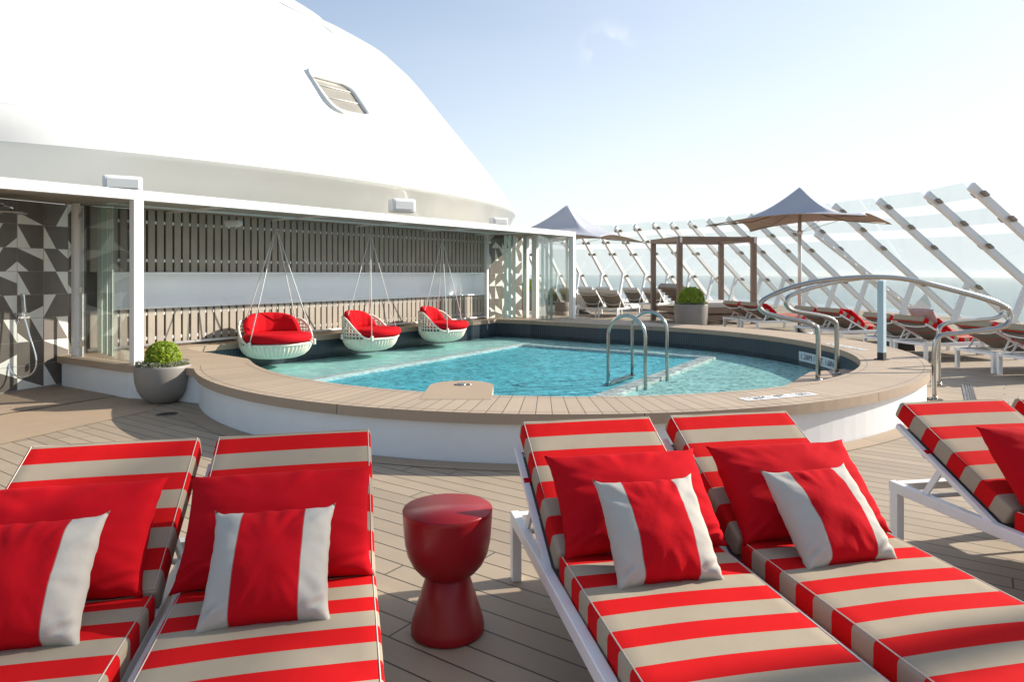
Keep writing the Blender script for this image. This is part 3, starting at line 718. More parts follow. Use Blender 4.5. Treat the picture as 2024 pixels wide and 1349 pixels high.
# shower fittings
sh = thing('hand_shower', 'chrome hand shower with looping hose on patterned wall', 'shower', tuple(D(43,640,8.6)))
def SP(px, py, Y=8.55): return D(px, py, Y)
mb = MB(); mb.beam(SP(45,581,8.5), SP(48,618,8.5), .05, .025, (0,1,0)); mb.build('handset', M['chrome'], sh, world=True, bevel=.006)
MB().box(SP(41,621,8.6),(.14,.07,.03)).tube([SP(36,621,8.62),SP(38,626,8.6),SP(37,634,8.6)], .016, 8).build('holder', M['chrome'], sh, world=True)
hose = [SP(48,619,8.5),SP(50,632,8.5),SP(60,668,8.5),SP(70,700,8.5),SP(72,722,8.5),SP(64,739,8.5),SP(46,746,8.5),SP(28,741,8.5),SP(17,722,8.5),SP(18,700,8.55),SP(28,660,8.6),SP(37,634,8.6)]
MB().tube(smooth_path(hose,6), .010, 8).build('hose', M['chrome'], sh, world=True)
sh = thing('rain_shower', 'chrome rain shower head on arm at canopy height', 'shower', tuple(D(20,415,8.3)))
MB().tube([D(-8,404,8.25), D(10,406,8.2), D(22,409,8.1)], .02, 8).tube([D(22,405,8.1), D(22,416,8.1)], .024, 10).build('arm', M['chrome'], sh, world=True)
MB().lathe([(0,0),(.2,0),(.205,.008),(.2,.016),(.03,.03),(0,.03)], tuple(D(14,422,8.0)), 36).build('head', M['steel'], sh, world=True)
def bulkhead(label, px, py, Y):
    p = D(px,py,Y); r = thing('bulkhead_light', label, 'light', p, 0); 
    m = rbox(.15,.05,.045,.02,3,2,2); m.v = [v for v in m.v]; m.build('housing', M['lamp_grey'], r)
    MB().box((0,-.005,-.05),(.24,.07,.02)).build('diffuser', mat('frosted_diffuser',(.7,.74,.74),.4), r, bevel=.006)
    MB().box((-.02,.12,.02),(.06,.16,.03)).build('bracket', M['lamp_grey'], r); r.rotation_euler = (0,0,radians(-20))
bulkhead('bulkhead light on the slat wall beside the nearest swing seat', 461, 441, 10.6)
bulkhead('bulkhead light on the slat wall beside the farthest swing seat', 850, 466, 15.2)
# ------------------------------------------------------------------ hanging seats
RX, RY = .56, .47
def hseat():
    r = thing('hanging_seat', 'wide white wicker swing seat with red cushions, nearest one', 'swing seat', (0,0,0), 0, 'wicker swing seats hung over the pool')
    # bowl: ribbed lower shell
    def rimh(ph): # ph measured from +x, back is +y
        b = min(1, max(0, (sin(ph)+.55)/1.15)); b = b*b*(3-2*b); return .235+.36*b
    prof = [(.0,.0),(.45,.0),(.62,.012),(.78,.045),(.89,.10),(.96,.165),(1.0,.235)]
    n = 300; G = []
    for pr, z in prof:
        row = []
        for i in range(n):
            ph = 2*pi*i/n; k = 1+.028*cos(50*ph)*(pr > .3); row.append(V((RX*pr*k*cos(ph), RY*pr*k*sin(ph), z)))
        G.append(row)
    MB().grid(G, cv=True).build('bowl', M['wicker'], r)
    mb = MB(); m = 26
    for i in range(m+1):   # uprights of the open weave back
        ph = -radians(18)+(pi+radians(36))*i/m
        for dd in (-.016,.016):
            pp = ph+dd; h = rimh(pp); q = []
            for j in range(6):
                z = .22+(h-.22)*j/5; fl = 1.0+.12*(z-.235)-.35*(z-.235)**2
                q.append(V((RX*fl*cos(pp), RY*fl*sin(pp), z)))
            mb.tube(q, .0075, 5)
    for z in (.29,.345,.40,.455,.51,.56):
        run = []
        for i in range(81):
            ph = -radians(25)+(pi+radians(50))*i/80
            if rimh(ph) > z+.005:
                fl = 1.0+.12*(z-.235)-.35*(z-.235)**2; run.append(V((RX*fl*cos(ph), RY*fl*sin(ph), z+.004*sin(ph*52))))
        if len(run) > 3: mb.tube(run, .012, 5); 
    mb.build('weave', M['wicker'], r)
    pts = []
    for i in range(96):
        ph = 2*pi*i/96; h = rimh(ph); fl = 1.0+.12*(h-.235)-.35*(h-.235)**2; pts.append(V((RX*fl*1.01*cos(ph), RY*fl*1.01*sin(ph), h)))
    MB().tube(pts, .02, 8, closed=True).build('rim', M['wicker'], r)
    # seat cushion
    G = []; rows = [(0,.26),(.7,.255),(.93,.265),(.985,.30),(1.0,.335),(.985,.37),(.93,.395),(.75,.402),(.4,.398),(0,.395)]
    for pr, z in rows:
        G.append([V((RX*.95*pr*cos(2*pi*i/64), -.075+RY*1.0*pr*sin(2*pi*i/64)*(1.0), z)) for i in range(64)])
    MB().grid(G, cv=True).build('seat_cushion', M['red'], r, weld=True)
    # back cushion: thick pad wrapped round the back
    G = []; m = 60
    for i in range(m+1):
        u = i/m; ph = radians(14)+radians(160)*u; e = min(1, (1-abs(2*u-1)**6)); top = .40+.31*(max(0, sin(pi*u))**.26)*e
        row = []; th = .115*(.45+.55*e)
        for k in range(14):
            a = 2*pi*k/14; ca, sa = cos(a), sin(a)
            cz = (.385+top)/2; hz = max(.012, (top-.385)/2)
            sq = lambda c: math.copysign(abs(c)**.6, c)
            rr = .78-.10*(cz-.4)+sq(ca)*th/2*2.0; lean = .30*(cz+sq(sa)*hz-.40)
            pucker = 1-.018*abs(sin(ph*9))
            row.append(V((RX*(rr+lean)*cos(ph)*pucker, RY*(rr+lean)*sin(ph)*pucker, cz+sq(sa)*hz)))
        G.append(row)
    mb = MB().grid(G, cv=True); mb.add(G[0], [tuple(range(14))], 0, True); mb.add(G[-1], [tuple(range(14))], 0, True)
    mb.build('back_cushion', M['red'], r, weld=True)
    apex = V((0,0,2.06))
    for sx in (-1,1):
        for sy in (-1,1):
            c = V((sx*.50, sy*.29, .25)); c2 = V((c.x*1.03, c.y*1.03, .25))
            if sy > 0: c2 = V((sx*.49, .29, .27))
            MB().tube([c2, (c2*.5+apex*.5), apex+V((sx*.006,sy*.006,0))], .0085, 6).build('rope', M['rope'], r)
            MB().lathe([(0,-.05),(.026,-.045),(.03,-.02),(.022,.0),(.03,.02),(.026,.045),(0,.05)], c2, 12).build('rope_clamp', M['rope'], r)
    mb = MB(); 
    for i in range(4): mb.tube([V((.018*cos(a)*(i%2), .018*cos(a)*((i+1)%2), 2.08+.042*i+.03*sin(a))) for a in [2*pi*k/12 for k in range(12)]], .005, 5, closed=True)
    mb.build('chain', M['steel'], r); return r
hs = hseat(); hs.scale = (.99,.99,1.0); hs.location = (-3.766,10.9,.147); hs.rotation_euler = (0,0,radians(38))
dup(hs, 'white wicker swing seat in the middle of the row, turned sideways', (-2.553,12.3,.118), radians(74))
dup(hs, 'farthest white wicker swing seat, beside the niche end', (-1.432,14.0,.11), radians(76))
# ------------------------------------------------------------------ loungers
def arc3(pts): return smooth_path(pts, 6)
def make_lounger(striped, label, group, bend=28):
    ms = M['stripe'] if striped else M['pale_fab']; back_under = M['taupe']
    r = thing('sun_lounger', label, 'sun lounger', (0,0,0), 0, group)
    mb = rbox(.335, .61, .05, .018, 14, 26, 1, puff=.006, wob=.004, seed=1); mb.v = [v+V((0,-.61-.002,.35)) for v in mb.v]
    s = mb.build('seat_mattress', ms, r); s.location.x = .024
    e = .012
    pip = MB().tube([V((x,y,.399)) for x,y in ((-.335+e,-.004-e),(.335-e,-.004-e),(.335-e,-1.222+e),(-.335+e,-1.222+e))], .0025, 5, closed=True); pip.build('piping', M['thread'], s)
    th = radians(bend); bm_ = rbox(.335, .40, .05, .018, 14, 18, 1, puff=.006, wob=.004, seed=2); bm_.v = [v+V((0,.402,-.05)) for v in bm_.v]
    b = bm_.build('back_mattress', ms, r); b.location = (.024,.002,.40); b.rotation_euler = (th,0,0)
    MB().tube([V((x,y,-.001)) for x,y in ((-.335+e,.004+e),(.335-e,.004+e),(.335-e,.80-e),(-.335+e,.80-e))], .0025, 5, closed=True).build('piping', M['thread'], b)
    # frame
    fr = MB(); xw = .338
    for sx in (-1,1): fr.beam((sx*xw,-1.2,.295),(sx*xw,.74,.295),.042,.058)
    fr.beam((-xw,.72,.295),(xw,.72,.295),.056,.042); fr.beam((-xw,-1.2,.295),(xw,-1.2,.295),.056,.042)
    fr.beam((-xw,-.3,.28),(xw,-.3,.28),.02,.04); fr.beam((-xw,-.8,.28),(xw,-.8,.28),.02,.04)
    fr.build('frame', M['metal_white'], r, bevel=.004)
    for sx in (-1,1):
        for y in (.70,-1.13):
            MB().beam((sx*xw,y,.0),(sx*xw,y,.267),.045,.06,(0,1,0)).build('leg', M['metal_white'], r, bevel=.004)
    # back frame in rotated plane
    Rm = Matrix.Rotation(th, 3, 'X'); o = V((0,0,.272))
    def bp(x, y, z=0): return o+Rm@V((x,y,z))
    bf = MB()
    for sx in (-1,1): bf.beam(bp(sx*.332,0), bp(sx*.332,.79), .026, .026, tuple(Rm@V((0,0,1))))
    for y, sag in ((.74,.05),(.36,.13)):
        bf.tube(arc3([bp(-.325,y,-.005), bp(-.2,y,-sag*.75), bp(0,y,-sag), bp(.2,y,-sag*.75), bp(.325,y,-.005)]), .011, 7)
    bf.build('back_frame', M['metal_white'], r)
    pr = MB()
    for sx in (-1,1):
        pr.beam(bp(sx*.31,.46,-.012), V((sx*.325,.52,.30)), .014, .03)
    pr.tube([V((-.34,.52,.30)),V((0,.52,.30)),V((.34,.52,.30))], .012, 7)
    pr.build('prop', M['metal_white'], r)
    G = [[bp(-.328+.66*i/8, .02+.745*j/8, -.004-.03*sin(pi*i/8)*sin(pi*min(j,7.5)/8)) for j in range(9)] for i in range(9)]
    sl = MB().grid(G).build('sling', M['taupe'], r); sl.modifiers.new('solid','SOLIDIFY').thickness = .004
    st = MB()
    if striped:
        for sx in (-1,1): st.beam(bp(sx*.325,.548), bp(sx*.325,.572), .036, .036, tuple(Rm@V((0,0,1))))
        st.tube(arc3([bp(-.325,.56,-.02), bp(0,.56,-.085), bp(.325,.56,-.02)]), .004, 5)
        st.build('strap', M['red'], r)
    return r
GF = 'red and beige striped loungers facing away from the pool'; GB = 'striped loungers in the row beyond the pool'
L3 = make_lounger(True, 'striped lounger just right of the red drum table, its white frame corner standing free', GF)
L3.location = (.508,2.719,0); L3.rotation_euler = (0,0,radians(11))
dup(L3, 'striped lounger at the frame edge with only part of its red pillow and cushion showing', (-1.546,2.267,0), radians(13.3))
dup(L3, 'striped lounger just left of the red drum table, complete cushion in its middle', (-.826,2.431,0), radians(13.3))
dup(L3, 'striped lounger second to the right of the red drum table, between two other loungers', (1.262,2.865,0), radians(11))
dup(L3, 'striped lounger showing its side, bare white frame and strap, red pillow only', (2.64,3.208,0), radians(10))
dup(L3, 'striped lounger of which only one top corner shows at the frame edge', (3.385,3.34,0), radians(10))
for o_ in [L3]+[x for x in bpy.data.objects if x.name.startswith('sun_lounger.') and x.parent is None]:
    o_.location -= Matrix.Rotation(o_.rotation_euler[2],3,'Z')@V((.024,0,0))
def far_l(src, lab, hx, hy, fx, fy, group):
    f = V((fx,fy)).normalized(); p = V((hx,hy))+f*.74; rz = atan2(f.x, -f.y)
    return dup(src, lab, (p.x,p.y,0), rz, group)
FAR = [
 ('striped lounger beside the cabana, farthest along the row', 5.72,17.9,.97,.235),
 ('striped lounger between the cabana and the umbrella pole, showing stripes on its side', 5.92,17.12,.97,.235),
 ('striped lounger right in front of the umbrella pole', 6.42,15.02,.975,.22),
 ('striped lounger seen just before the blue grey handrail post, striped side showing', 6.6,14.27,.975,.22),
 ('striped lounger half hidden by the blue grey handrail post', 6.68,12.52,.98,.2),
 ('striped lounger framed inside the handrail arch, small pink cushion on it', 6.84,11.78,.98,.2),
 ('striped lounger behind the outer bend of the steel handrail', 7.08,10.49,.985,.15),
 ('striped lounger cut by the picture edge behind the outer handrail legs', 7.2,9.72,.985,.15)]
farl = [far_l(L3, l, a, b, c, d, GB) for l, a, b, c, d in FAR]
GG = 'plain grey loungers on the far deck'
G0 = make_lounger(False, 'pale grey lounger nearest the pool ladder loops, seen from behind', GG, 42)
GR = [('pale grey lounger beside the last pergola post, back towards the pool',2.55,23.4,.55,.83),
 ('pale grey lounger behind the right hand one of the nearest grey pair',3.21,22.95,.55,.83),
 ('pale grey lounger in the second row, close to the umbrella pole',3.0,28.4,.55,.83),
 ('pale grey lounger in the second row, near the cabana side',3.68,27.95,.55,.83),
 ('pale grey lounger against the windscreen, left of the cabana post',4.65,27.1,.6,.8),
 ('pale grey lounger against the windscreen, partly behind the cabana post',5.35,26.6,.6,.8),
 ('pale grey lounger seen through the folded glass leaves',1.25,25.2,.5,.87),
 ('pale grey lounger seen between the last two pergola posts',1.98,24.9,.5,.87)]
greys = []
for i, (l,a,b,c,d) in enumerate(GR):
    f = V((c,d)).normalized(); p = V((a,b))+f*.74; rz = atan2(f.x, -f.y)
    if i == 0: G0.location = (p.x,p.y,0); G0.rotation_euler = (0,0,rz); G0['label'] = l; greys.append(G0)
    else: greys.append(dup(G0, l, (p.x,p.y,0), rz, GG))
# ------------------------------------------------------------------ pillows
def pillow_mesh(hx, hz, T, seed=0, n=30, ears=.05):
    mb = MB(); rnd = random.Random(seed)
    for sgn in (1,-1):
        G = []
        for i in range(n+1):
            row = []; u = -1+2*i/n; u = math.copysign(abs(u)**.85, u)
            for j in range(n+1):
                w = -1+2*j/n; w = math.copysign(abs(w)**.85, w)
                x = hx*u*(1-.038*(1-w*w))*(1+ears*.55*abs(u*w)**9); z = hz*w*(1-.036*(1-u*u))*(1+ears*abs(u*w)**9)
                e = max(0,(1-u**2))*max(0,(1-w**2)); t = T*(e**.40)*(1-.14*w)
                edge_d = max(abs(u),abs(w)); ang = atan2(w,u)
                wr = noise.noise(V((ang*5+seed*7, edge_d*1.4, seed)))*.011*edge_d**2*min(1,e*9)
                wr += noise.noise(V((u*2.1+seed*3, w*2.3, seed+4*sgn)))*.010*min(1,e*4)
                cr = max(0, 1-((abs(u)-.93)**2+(w+.9)**2)*9); wr += cr*.012*sin(30*(u*sgn*.6+w))*min(1,e*14)
                row.append(V((x + .004*noise.noise(V((w*5,seed,1))), sgn*(t+wr)-.0, z + .004*noise.noise(V((u*5,seed,2))))))
            G.append(row)
        mb.grid(G)
    # seam ridge
    ring = []
    return mb
def make_pillow(small, label, cat, group, seed):
    if small: mb = pillow_mesh(.195,.195,.090,seed,40,.10)
    else: mb = pillow_mesh(.335,.216,.105,seed,44,.055)
    hz = .195 if small else .222
    mb.v = [v+V((0,0,hz)) for v in mb.v]
    ob = mb.build('throw_cushion' if small else 'pillow', M['cushion'] if small else M['red_pillow'], loc=(0,0,0), weld=True)
    return tag(ob, label, cat, group)
GP = 'large red pillows on the striped loungers'; GC = 'small red cushions with white side panels'
def place(ob, BL, BR, lean, lift=.0, roll=0):
    BL, BR = V(BL), V(BR); c = (BL+BR)/2; a = atan2(BR.y-BL.y, BR.x-BL.x)
    ob.location = (c.x+sin(a)*.0+ .006, c.y-.028, c.z+lift-.014); ob.rotation_euler = (-radians(90-lean), radians(roll), a); ob.rotation_mode = 'XYZ'
zs = .405
BIG = [('large plain red pillow cut off by the picture edge, behind a half visible cushion', (-1.265-.65,2.34-.155),(-1.265,2.34),44,1),
 ('large plain red pillow on the lounger just left of the drum table', (-1.165,2.36),(-.52,2.505),44,2),
 ('large plain red pillow on the lounger just right of the drum table', (.205,2.645),(.86,2.775),44,3),
 ('large plain red pillow on the second lounger right of the drum table', (.93,2.79),(1.60,2.92),45,4),
 ('large plain red pillow alone on the lounger that shows its bare frame', (2.33,3.09),(2.98,3.21),50,5)]
for i, (l, a, b, lean, sd) in enumerate(BIG):
    o = make_pillow(False, l, 'pillow', GP, sd); place(o, (*a,zs), (*b,zs), lean, .01)
SM = [('small red and white cushion cut by the picture edge', (-1.285-.39,2.04-.093),(-1.285,2.047),52,11),
 ('small red and white cushion on the lounger just left of the drum table', (-.975,2.111),(-.585,2.192),45,12),
 ('small red and white cushion on the lounger just right of the drum table', (.36,2.40),(.755,2.475),51,13),
 ('small red and white cushion on the second lounger right of the drum table', (1.085,2.555),(1.475,2.655),49,14)]
for i, (l, a, b, lean, sd) in enumerate(SM):
    o = make_pillow(True, l, 'cushion', GC, sd); place(o, (*a,zs), (*b,zs), lean-4, .01)
pf = make_pillow(False, 'x', 'pillow', 'red pillows on the loungers beyond the pool', 21)
first = True
FP = [(0,'red pillow on the farthest striped lounger beside the cabana'),(1,'red pillow on the striped lounger between cabana and umbrella pole'),(3,'red pillow on the striped lounger just before the handrail post'),
 (5,'red pillow on the striped lounger framed by the handrail arch'),(6,'red pillow resting high on the lounger behind the outer rail bend'),(7,'red pillow on the lounger cut by the picture edge')]
for i, l in FP:
    L = farl[i]; o = pf if first else pf.copy()
    if not first: col.objects.link(o)
    first = False; o['label'] = l
    rz = L.rotation_euler[2]; Rr = Matrix.Rotation(rz, 3, 'Z'); p = L.location+Rr@V((0,.12,.44)); o.location = p
    o.rotation_euler = (-radians(48), 0, rz)
L = farl[5]; Rr = Matrix.Rotation(L.rotation_euler[2], 3, 'Z')
o = make_pillow(True, 'small pinkish cushion on the lounger framed by the handrail arch', 'cushion', None, 31); o.location = L.location+Rr@V((-.1,.45,.66)); o.rotation_euler = (-radians(55),0,L.rotation_euler[2]+.5); o.data.materials[0] = mat('pink_fabric',(.42,.27,.27),.9)
# ------------------------------------------------------------------ drum side table
st = thing('drum_table', 'dark red lacquered drum side table with round bowl top and flared foot', 'side table', (-.2695,2.862,0))
zz = .515
MB().lathe([(0,.225),(.06,.227),(.09,.236),(.12,.256),(.148,.288),(.168,.33),(.178,.375),(.183,.43),(.187,.49),(.188,zz-.006),(.185,zz),(0,zz)], (0,0,0), 72).build('bowl_top', M['red_lac'], st)
MB().lathe([(0,0),(.142,0),(.152,.006),(.154,.02),(.150,.045),(.118,.15),(.09,.236),(.08,.245),(0,.245)], (0,0,0), 72).build('flared_foot', M['red_lac'], st)
# ------------------------------------------------------------------ planters
def leaf_ball(r, n, size, squash=1.0, seed=0):
    rnd = random.Random(seed); mb = MB()
    for i in range(n):
        d = V((rnd.gauss(0,1), rnd.gauss(0,1), rnd.gauss(0,1))).normalized()
        if d.z < -.45: d.z = -d.z
        lump = 1+.09*noise.noise(d*3.2+V((seed,0,0)))+.05*noise.noise(d*8)
        rr = r*lump*(1-.16*rnd.random()**2.2)*(1.07 if rnd.random() < .04 else 1); p = V((d.x,d.y,d.z*squash))*rr
        nn = (d+V((rnd.uniform(-.8,.8),rnd.uniform(-.8,.8),rnd.uniform(-.8,.8)))*.8).normalized()
        a = nn.orthogonal().normalized(); a = (Matrix.Rotation(rnd.uniform(0,6.28),3,nn)@a); b = nn.cross(a); s = size*rnd.uniform(.6,1.25)
        mb.add([p-a*s, p+b*s*.55+nn*s*.1, p+a*s, p-b*s*.55+nn*s*.1], [(0,1,2,3)])
    return mb
def planter(label, loc, prof, ball, ballz, n, size, seed, name='planter'):
    r = thing(name, label, 'planter', loc)
    MB().lathe(prof, (0,0,0), 64).build('bowl', M['pot'], r)
    rt = [p for p in prof][-1]
    top = prof[-3][1]; rr = prof[-3][0]
    MB().lathe([(0,top-.03),(rr*.93,top-.035)], (0,0,0), 40).build('soil', M['soil'], r)
    b = leaf_ball(ball, n, size, .93, seed); b.v = [v+V((0,0,ballz)) for v in b.v]
    bush = b.build('bush', M['leaf'], r, auto=False)
    k = MB().lathe([(0,ballz-ball*.6),(ball*.55,ballz-ball*.5),(ball*.8,ballz),(ball*.62,ballz+ball*.5),(0,ballz+ball*.76)], (0,0,0), 16); k.build('bush_core', mat('dark_bush_core',(.02,.035,.006),.9), bush)  # dark solid core inside the leaf ball
    rnd = random.Random(seed); mb = MB()
    for i in range(int(n*.45)):
        a = rnd.uniform(0,6.283); q = rr*rnd.uniform(.55,.99); p = V((q*cos(a), q*sin(a), top-.005+rnd.uniform(-.02,.045)*(1.2)))
        nn = V((rnd.gauss(0,.6),rnd.gauss(0,.6),1)).normalized(); t1 = nn.orthogonal().normalized(); t1 = Matrix.Rotation(rnd.uniform(0,6.28),3,nn)@t1; t2 = nn.cross(t1); s = size*rnd.uniform(.5,1.1)
        mb.add([p-t1*s, p+t2*s*.5, p+t1*s, p-t2*s*.5], [(0,1,2,3)])
    mb.build('ground_cover', M['silver'], r, auto=False); return r
pr1 = [(0,0),(.13,0),(.16,.012),(.225,.075),(.268,.15),(.292,.24),(.300,.33),(.299,.405),(.296,.432),(.288,.436),(.280,.43),(.272,.36)]
planter('grey bowl planter with clipped green ball at the podium corner', (-4.055,7.93,0), pr1, .192, .525, 3800, .017, 3)
pr2 = [(0,0),(.26,0),(.30,.02),(.325,.12),(.375,.27),(.392,.45),(.400,.62),(.402,.735),(.40,.75),(.385,.752),(.378,.745),(.37,.66)]
planter('large grey planter with green ball in front of the cabana', (4.33,16.5,0), pr2, .315, .86, 4200, .026, 8)
planter('distant grey planter with green ball seen past the far tile wall', (.70,27.3,0), pr2, .33, .95, 1500, .035, 12)
# ------------------------------------------------------------------ ladder and handrails
def legbend(pts, r, per=6):
    """polyline with rounded corners"""
    pts = [V(p) for p in pts]; out = [pts[0]]
    for i in range(1, len(pts)-1):
        a, b, c = pts[i-1], pts[i], pts[i+1]; rr = min(r, (a-b).length*.49, (c-b).length*.49)
        p = b+(a-b).normalized()*rr; q = b+(c-b).normalized()*rr
        for k in range(per+1):
            t = k/per; out.append(p*(1-t)**2+b*2*t*(1-t)+q*t*t)
    out.append(pts[-1]); return out
lad = thing('pool_ladder', 'pair of looped steel grab rails on the pale weir', 'pool ladder', (1.6,8.7,ZW))
for a, b, zt in ((V((1.718,8.79)),V((1.278,9.07)),.964),(V((2.165,9.53)),V((1.727,9.81)),.971)):
    c = (a+b)/2; h = (a-b)/2; R = h.length; u = h.normalized(); pts = [V((a.x,a.y,ZW-.25)), V((a.x,a.y,.5))]
    for k in range(25):
        t = pi*k/24; q = c+u*R*cos(t); pts.append(V((q.x,q.y,zt-R*1.06+R*1.06*sin(t)-.02)))
    pts += [V((b.x,b.y,.5)), V((b.x,b.y,-.6))]
    MB().tube(pts, .0235, 14).build('rail', M['steel'], lad, world=True)
mb = MB()
for z in (.03,-.2): mb.beam((1.278,9.07,z),(1.727,9.81,z),.09,.025)
mb.build('step', M['steel'], lad, world=True)
hr = thing('stair_handrail', 'arched steel handrail over the coping with blue grey centre post', 'handrail', (4.67,8.6,ZC))
def rail_plane(a, b, pix):
    """pixel outline of a rail that lies in the vertical plane through a and b -> world points"""
    d = (b-a); out = []
    for px, py in pix:
        k = (px-1012)/F; s = (k*a.y-a.x)/(d.x-k*d.y); p = a+d*s; out.append(V((p.x,p.y,H-(py-540)*p.y/F)))
    return out
def z4(l): return [(1400+x/2.699, 340+y/2.699) for x, y in l]
r1 = rail_plane(V((3.70,8.25)), V((4.98,8.05)), z4([(585,860),(560,822),(520,802),(420,782),(330,762),(288,742),(272,718),(285,692),(320,668),(400,632),(480,606),(560,588),(640,576),(720,568),(800,563),(880,561),(960,563),(1040,571),(1120,585),(1220,609),(1320,635),(1420,662),(1500,687),(1560,708),(1600,732),(1612,765),(1603,800),(1570,827),(1500,842),(1420,851),(1330,862),(1270,868),(1225,886)]))
r1 = [V((r1[0].x,r1[0].y,.2))]+r1+[V((4.98,8.05,.55)),V((4.98,8.05,.0))]
MB().tube(smooth_path(r1,5), .0285, 16).build('rail', M['steel'], hr, world=True)
r2 = rail_plane(V((4.18,8.77)), V((5.65,9.05)), z4([(685,838),(672,798),(640,778),(560,760),(470,745),(430,728),(414,700),(424,672),(450,655),(530,625),(620,601),(700,584),(780,571),(860,563),(940,561),(1020,566),(1120,582),(1220,603),(1330,632),(1440,661),(1520,686),(1560,708),(1569,735),(1560,765),(1520,782),(1440,789),(1340,797),(1280,806),(1240,825),(1228,860)]))
r2 = [V((r2[0].x,r2[0].y,.2))]+r2+[V((r2[-1].x,r2[-1].y,.5)),V((r2[-1].x,r2[-1].y,.0))]
MB().tube(smooth_path(r2,5), .0285, 16).build('rail', M['steel'], hr, world=True)
mb = MB()
for p in (r1[-1], r2[-1]): mb.box((p.x,p.y,.012),(.13,.13,.02)); mb.lathe([(.028,.02),(.04,.022),(.04,.04),(.03,.05)], (p.x,p.y,0), 16)
for p in (r1[0], r2[0]): mb.lathe([(.028,.20),(.05,.201),(.05,.215),(.03,.23)], (p.x,p.y,0), 16)
mb.build('base_plate', M['steel'], hr, world=True)
Rp = Matrix.Rotation(radians(38), 3, 'Z'); pc = V((4.67,8.62))
MB().box((pc.x,pc.y,(ZC+.09+1.40)/2),(.085,.075,1.40-ZC-.09),0,Rp).build('post', mat('pale_blue_post',(.42,.55,.62),.3,spec=.6), hr, world=True, bevel=.003)
MB().box((pc.x,pc.y,ZC+.05),(.085,.075,.085),0,Rp).box((pc.x,pc.y,ZC+.006),(.15,.13,.01),0,Rp).build('post_foot', M['dark'], hr, world=True)
fcn = Rp@V((0,-1,0)); fx = Rp@V((1,0,0)); fcc = V((pc.x,pc.y,0))+fcn*.0385
fcc = V((pc.x,pc.y,0))+fx*.0435; tdir = Rp@V((0,1,0))
MB().add([fcc+tdir*a+V((0,0,z)) for a,z in ((-.037,ZC+.1),(.037,ZC+.1),(.037,1.39),(-.037,1.39))], [(0,1,2,3)]).build('notice', M['sign_white'], hr, world=True, auto=False)
# ------------------------------------------------------------------ umbrellas
def umbrella(label, c, corners, za, zc):
    r = thing('umbrella', label, 'umbrella', (c.x,c.y,0), 0, 'square tension umbrellas'); n = 14; top = V((c.x,c.y,za))
    C = [V((p[0],p[1],zc)) for p in corners]; C2 = MB(); rings = []
    for q in range(4):
        A, B = C[q], C[(q+1)%4]; G = []
        for i in range(n+1):
            t = i/n; e = A.lerp(B, t); mid = (V((c.x,c.y,zc))-e); sag = 4*t*(1-t); e = e+mid*.13*sag+V((0,0,.17*sag)); row = []
            for j in range(n+1):
                s = j/n; p = top.lerp(e, s); drop = sin(pi*s)*(.30+.05*sag)*(1-.15*s); p.z -= drop*.95*(1-s*.2)
                row.append(p)
            G.append(row)
        C2.grid(G)
    cn = C2.build('canopy', [M['canopy_top'], M['canopy_under']], r, world=True, weld=True)
    sol = cn.modifiers.new('solid','SOLIDIFY'); sol.thickness = .012; sol.offset = -1; sol.material_offset = 1; sol.material_offset_rim = 1
    MB().tube([V((c.x,c.y,.03)),V((c.x,c.y,1.6)),V((c.x,c.y,za-.1))], .045, 16).lathe([(.05,zc-.25),(.07,zc-.24),(.07,zc-.16),(.05,zc-.15)], (c.x,c.y,0), 16).build('pole', M['pole'], r, world=True)
    MB().lathe([(0,0),(.33,0),(.33,.012),(.07,.02),(.06,.12),(.05,.13)], (c.x,c.y,.0), 30).build('base_plate', M['steel'], r, world=True)
    for p in C:
        MB().tube([V((c.x,c.y,zc+.42)), (V((c.x,c.y,zc+.16))).lerp(p,.5), p-V((0,0,.01))], .015, 7).build('arm', M['dark'] if False else M['clamp'], r, world=True)
        MB().tube([V((c.x,c.y,zc-.2)), V((c.x,c.y,zc+.14)).lerp(p,.42)], .006, 5).build('stay', M['steel'], r, world=True)
    return r
umbrella('grey square umbrella standing past the cabana, whole canopy visible', V((7.25,17.2)), [(4.98,17.5),(6.95,19.9),(9.35,16.8),(7.5,14.45)], 3.67, 2.72)
umbrella('grey square umbrella half hidden behind the pergola end', V((1.85,23.0)), [(4.62,23.9),(2.65,20.6),(-.9,22.1),(1.1,25.5)], 3.80, 2.58)
# ------------------------------------------------------------------ cabana
cb = thing('cabana', 'brown timber frame cabana around a grey daybed', 'cabana', (5.85,20.8,0))
K = [V((4.85,19.75)), V((7.12,20.12)), V((6.77,22.1)), V((4.5,21.73))]; zt = 2.56
for p in K: MB().beam((p.x,p.y,0),(p.x,p.y,zt-.14),.14,.14,(K[1].x-K[0].x,K[1].y-K[0].y,0)).build('post', M['wood'], cb, world=True, bevel=.006)
mb = MB()
for i in range(4): a, b = K[i], K[(i+1)%4]; d = (b-a).normalized()*.071; s_ = -1 if i % 2 else 1; a2 = a-d*s_; b2 = b+d*s_; mb.beam((a2.x,a2.y,zt-.068),(b2.x,b2.y,zt-.068),.14,.138)
mb.build('top_frame', M['wood'], cb, world=True)
MB().box((K[0].x+.02,K[0].y-.085,zt-.1),(.06,.04,.16)).box((K[1].x+.02,K[1].y-.085,zt-.1),(.06,.04,.16)).build('bracket', M['metal_white'], cb, world=True)
kx = (K[1]-K[0]).normalized(); ky = (K[3]-K[0]).normalized(); kc = (K[0]+K[2])/2
def kp(x, y, z): p = kc+kx*x+ky*y; return V((p.x,p.y,z))
mb = MB()
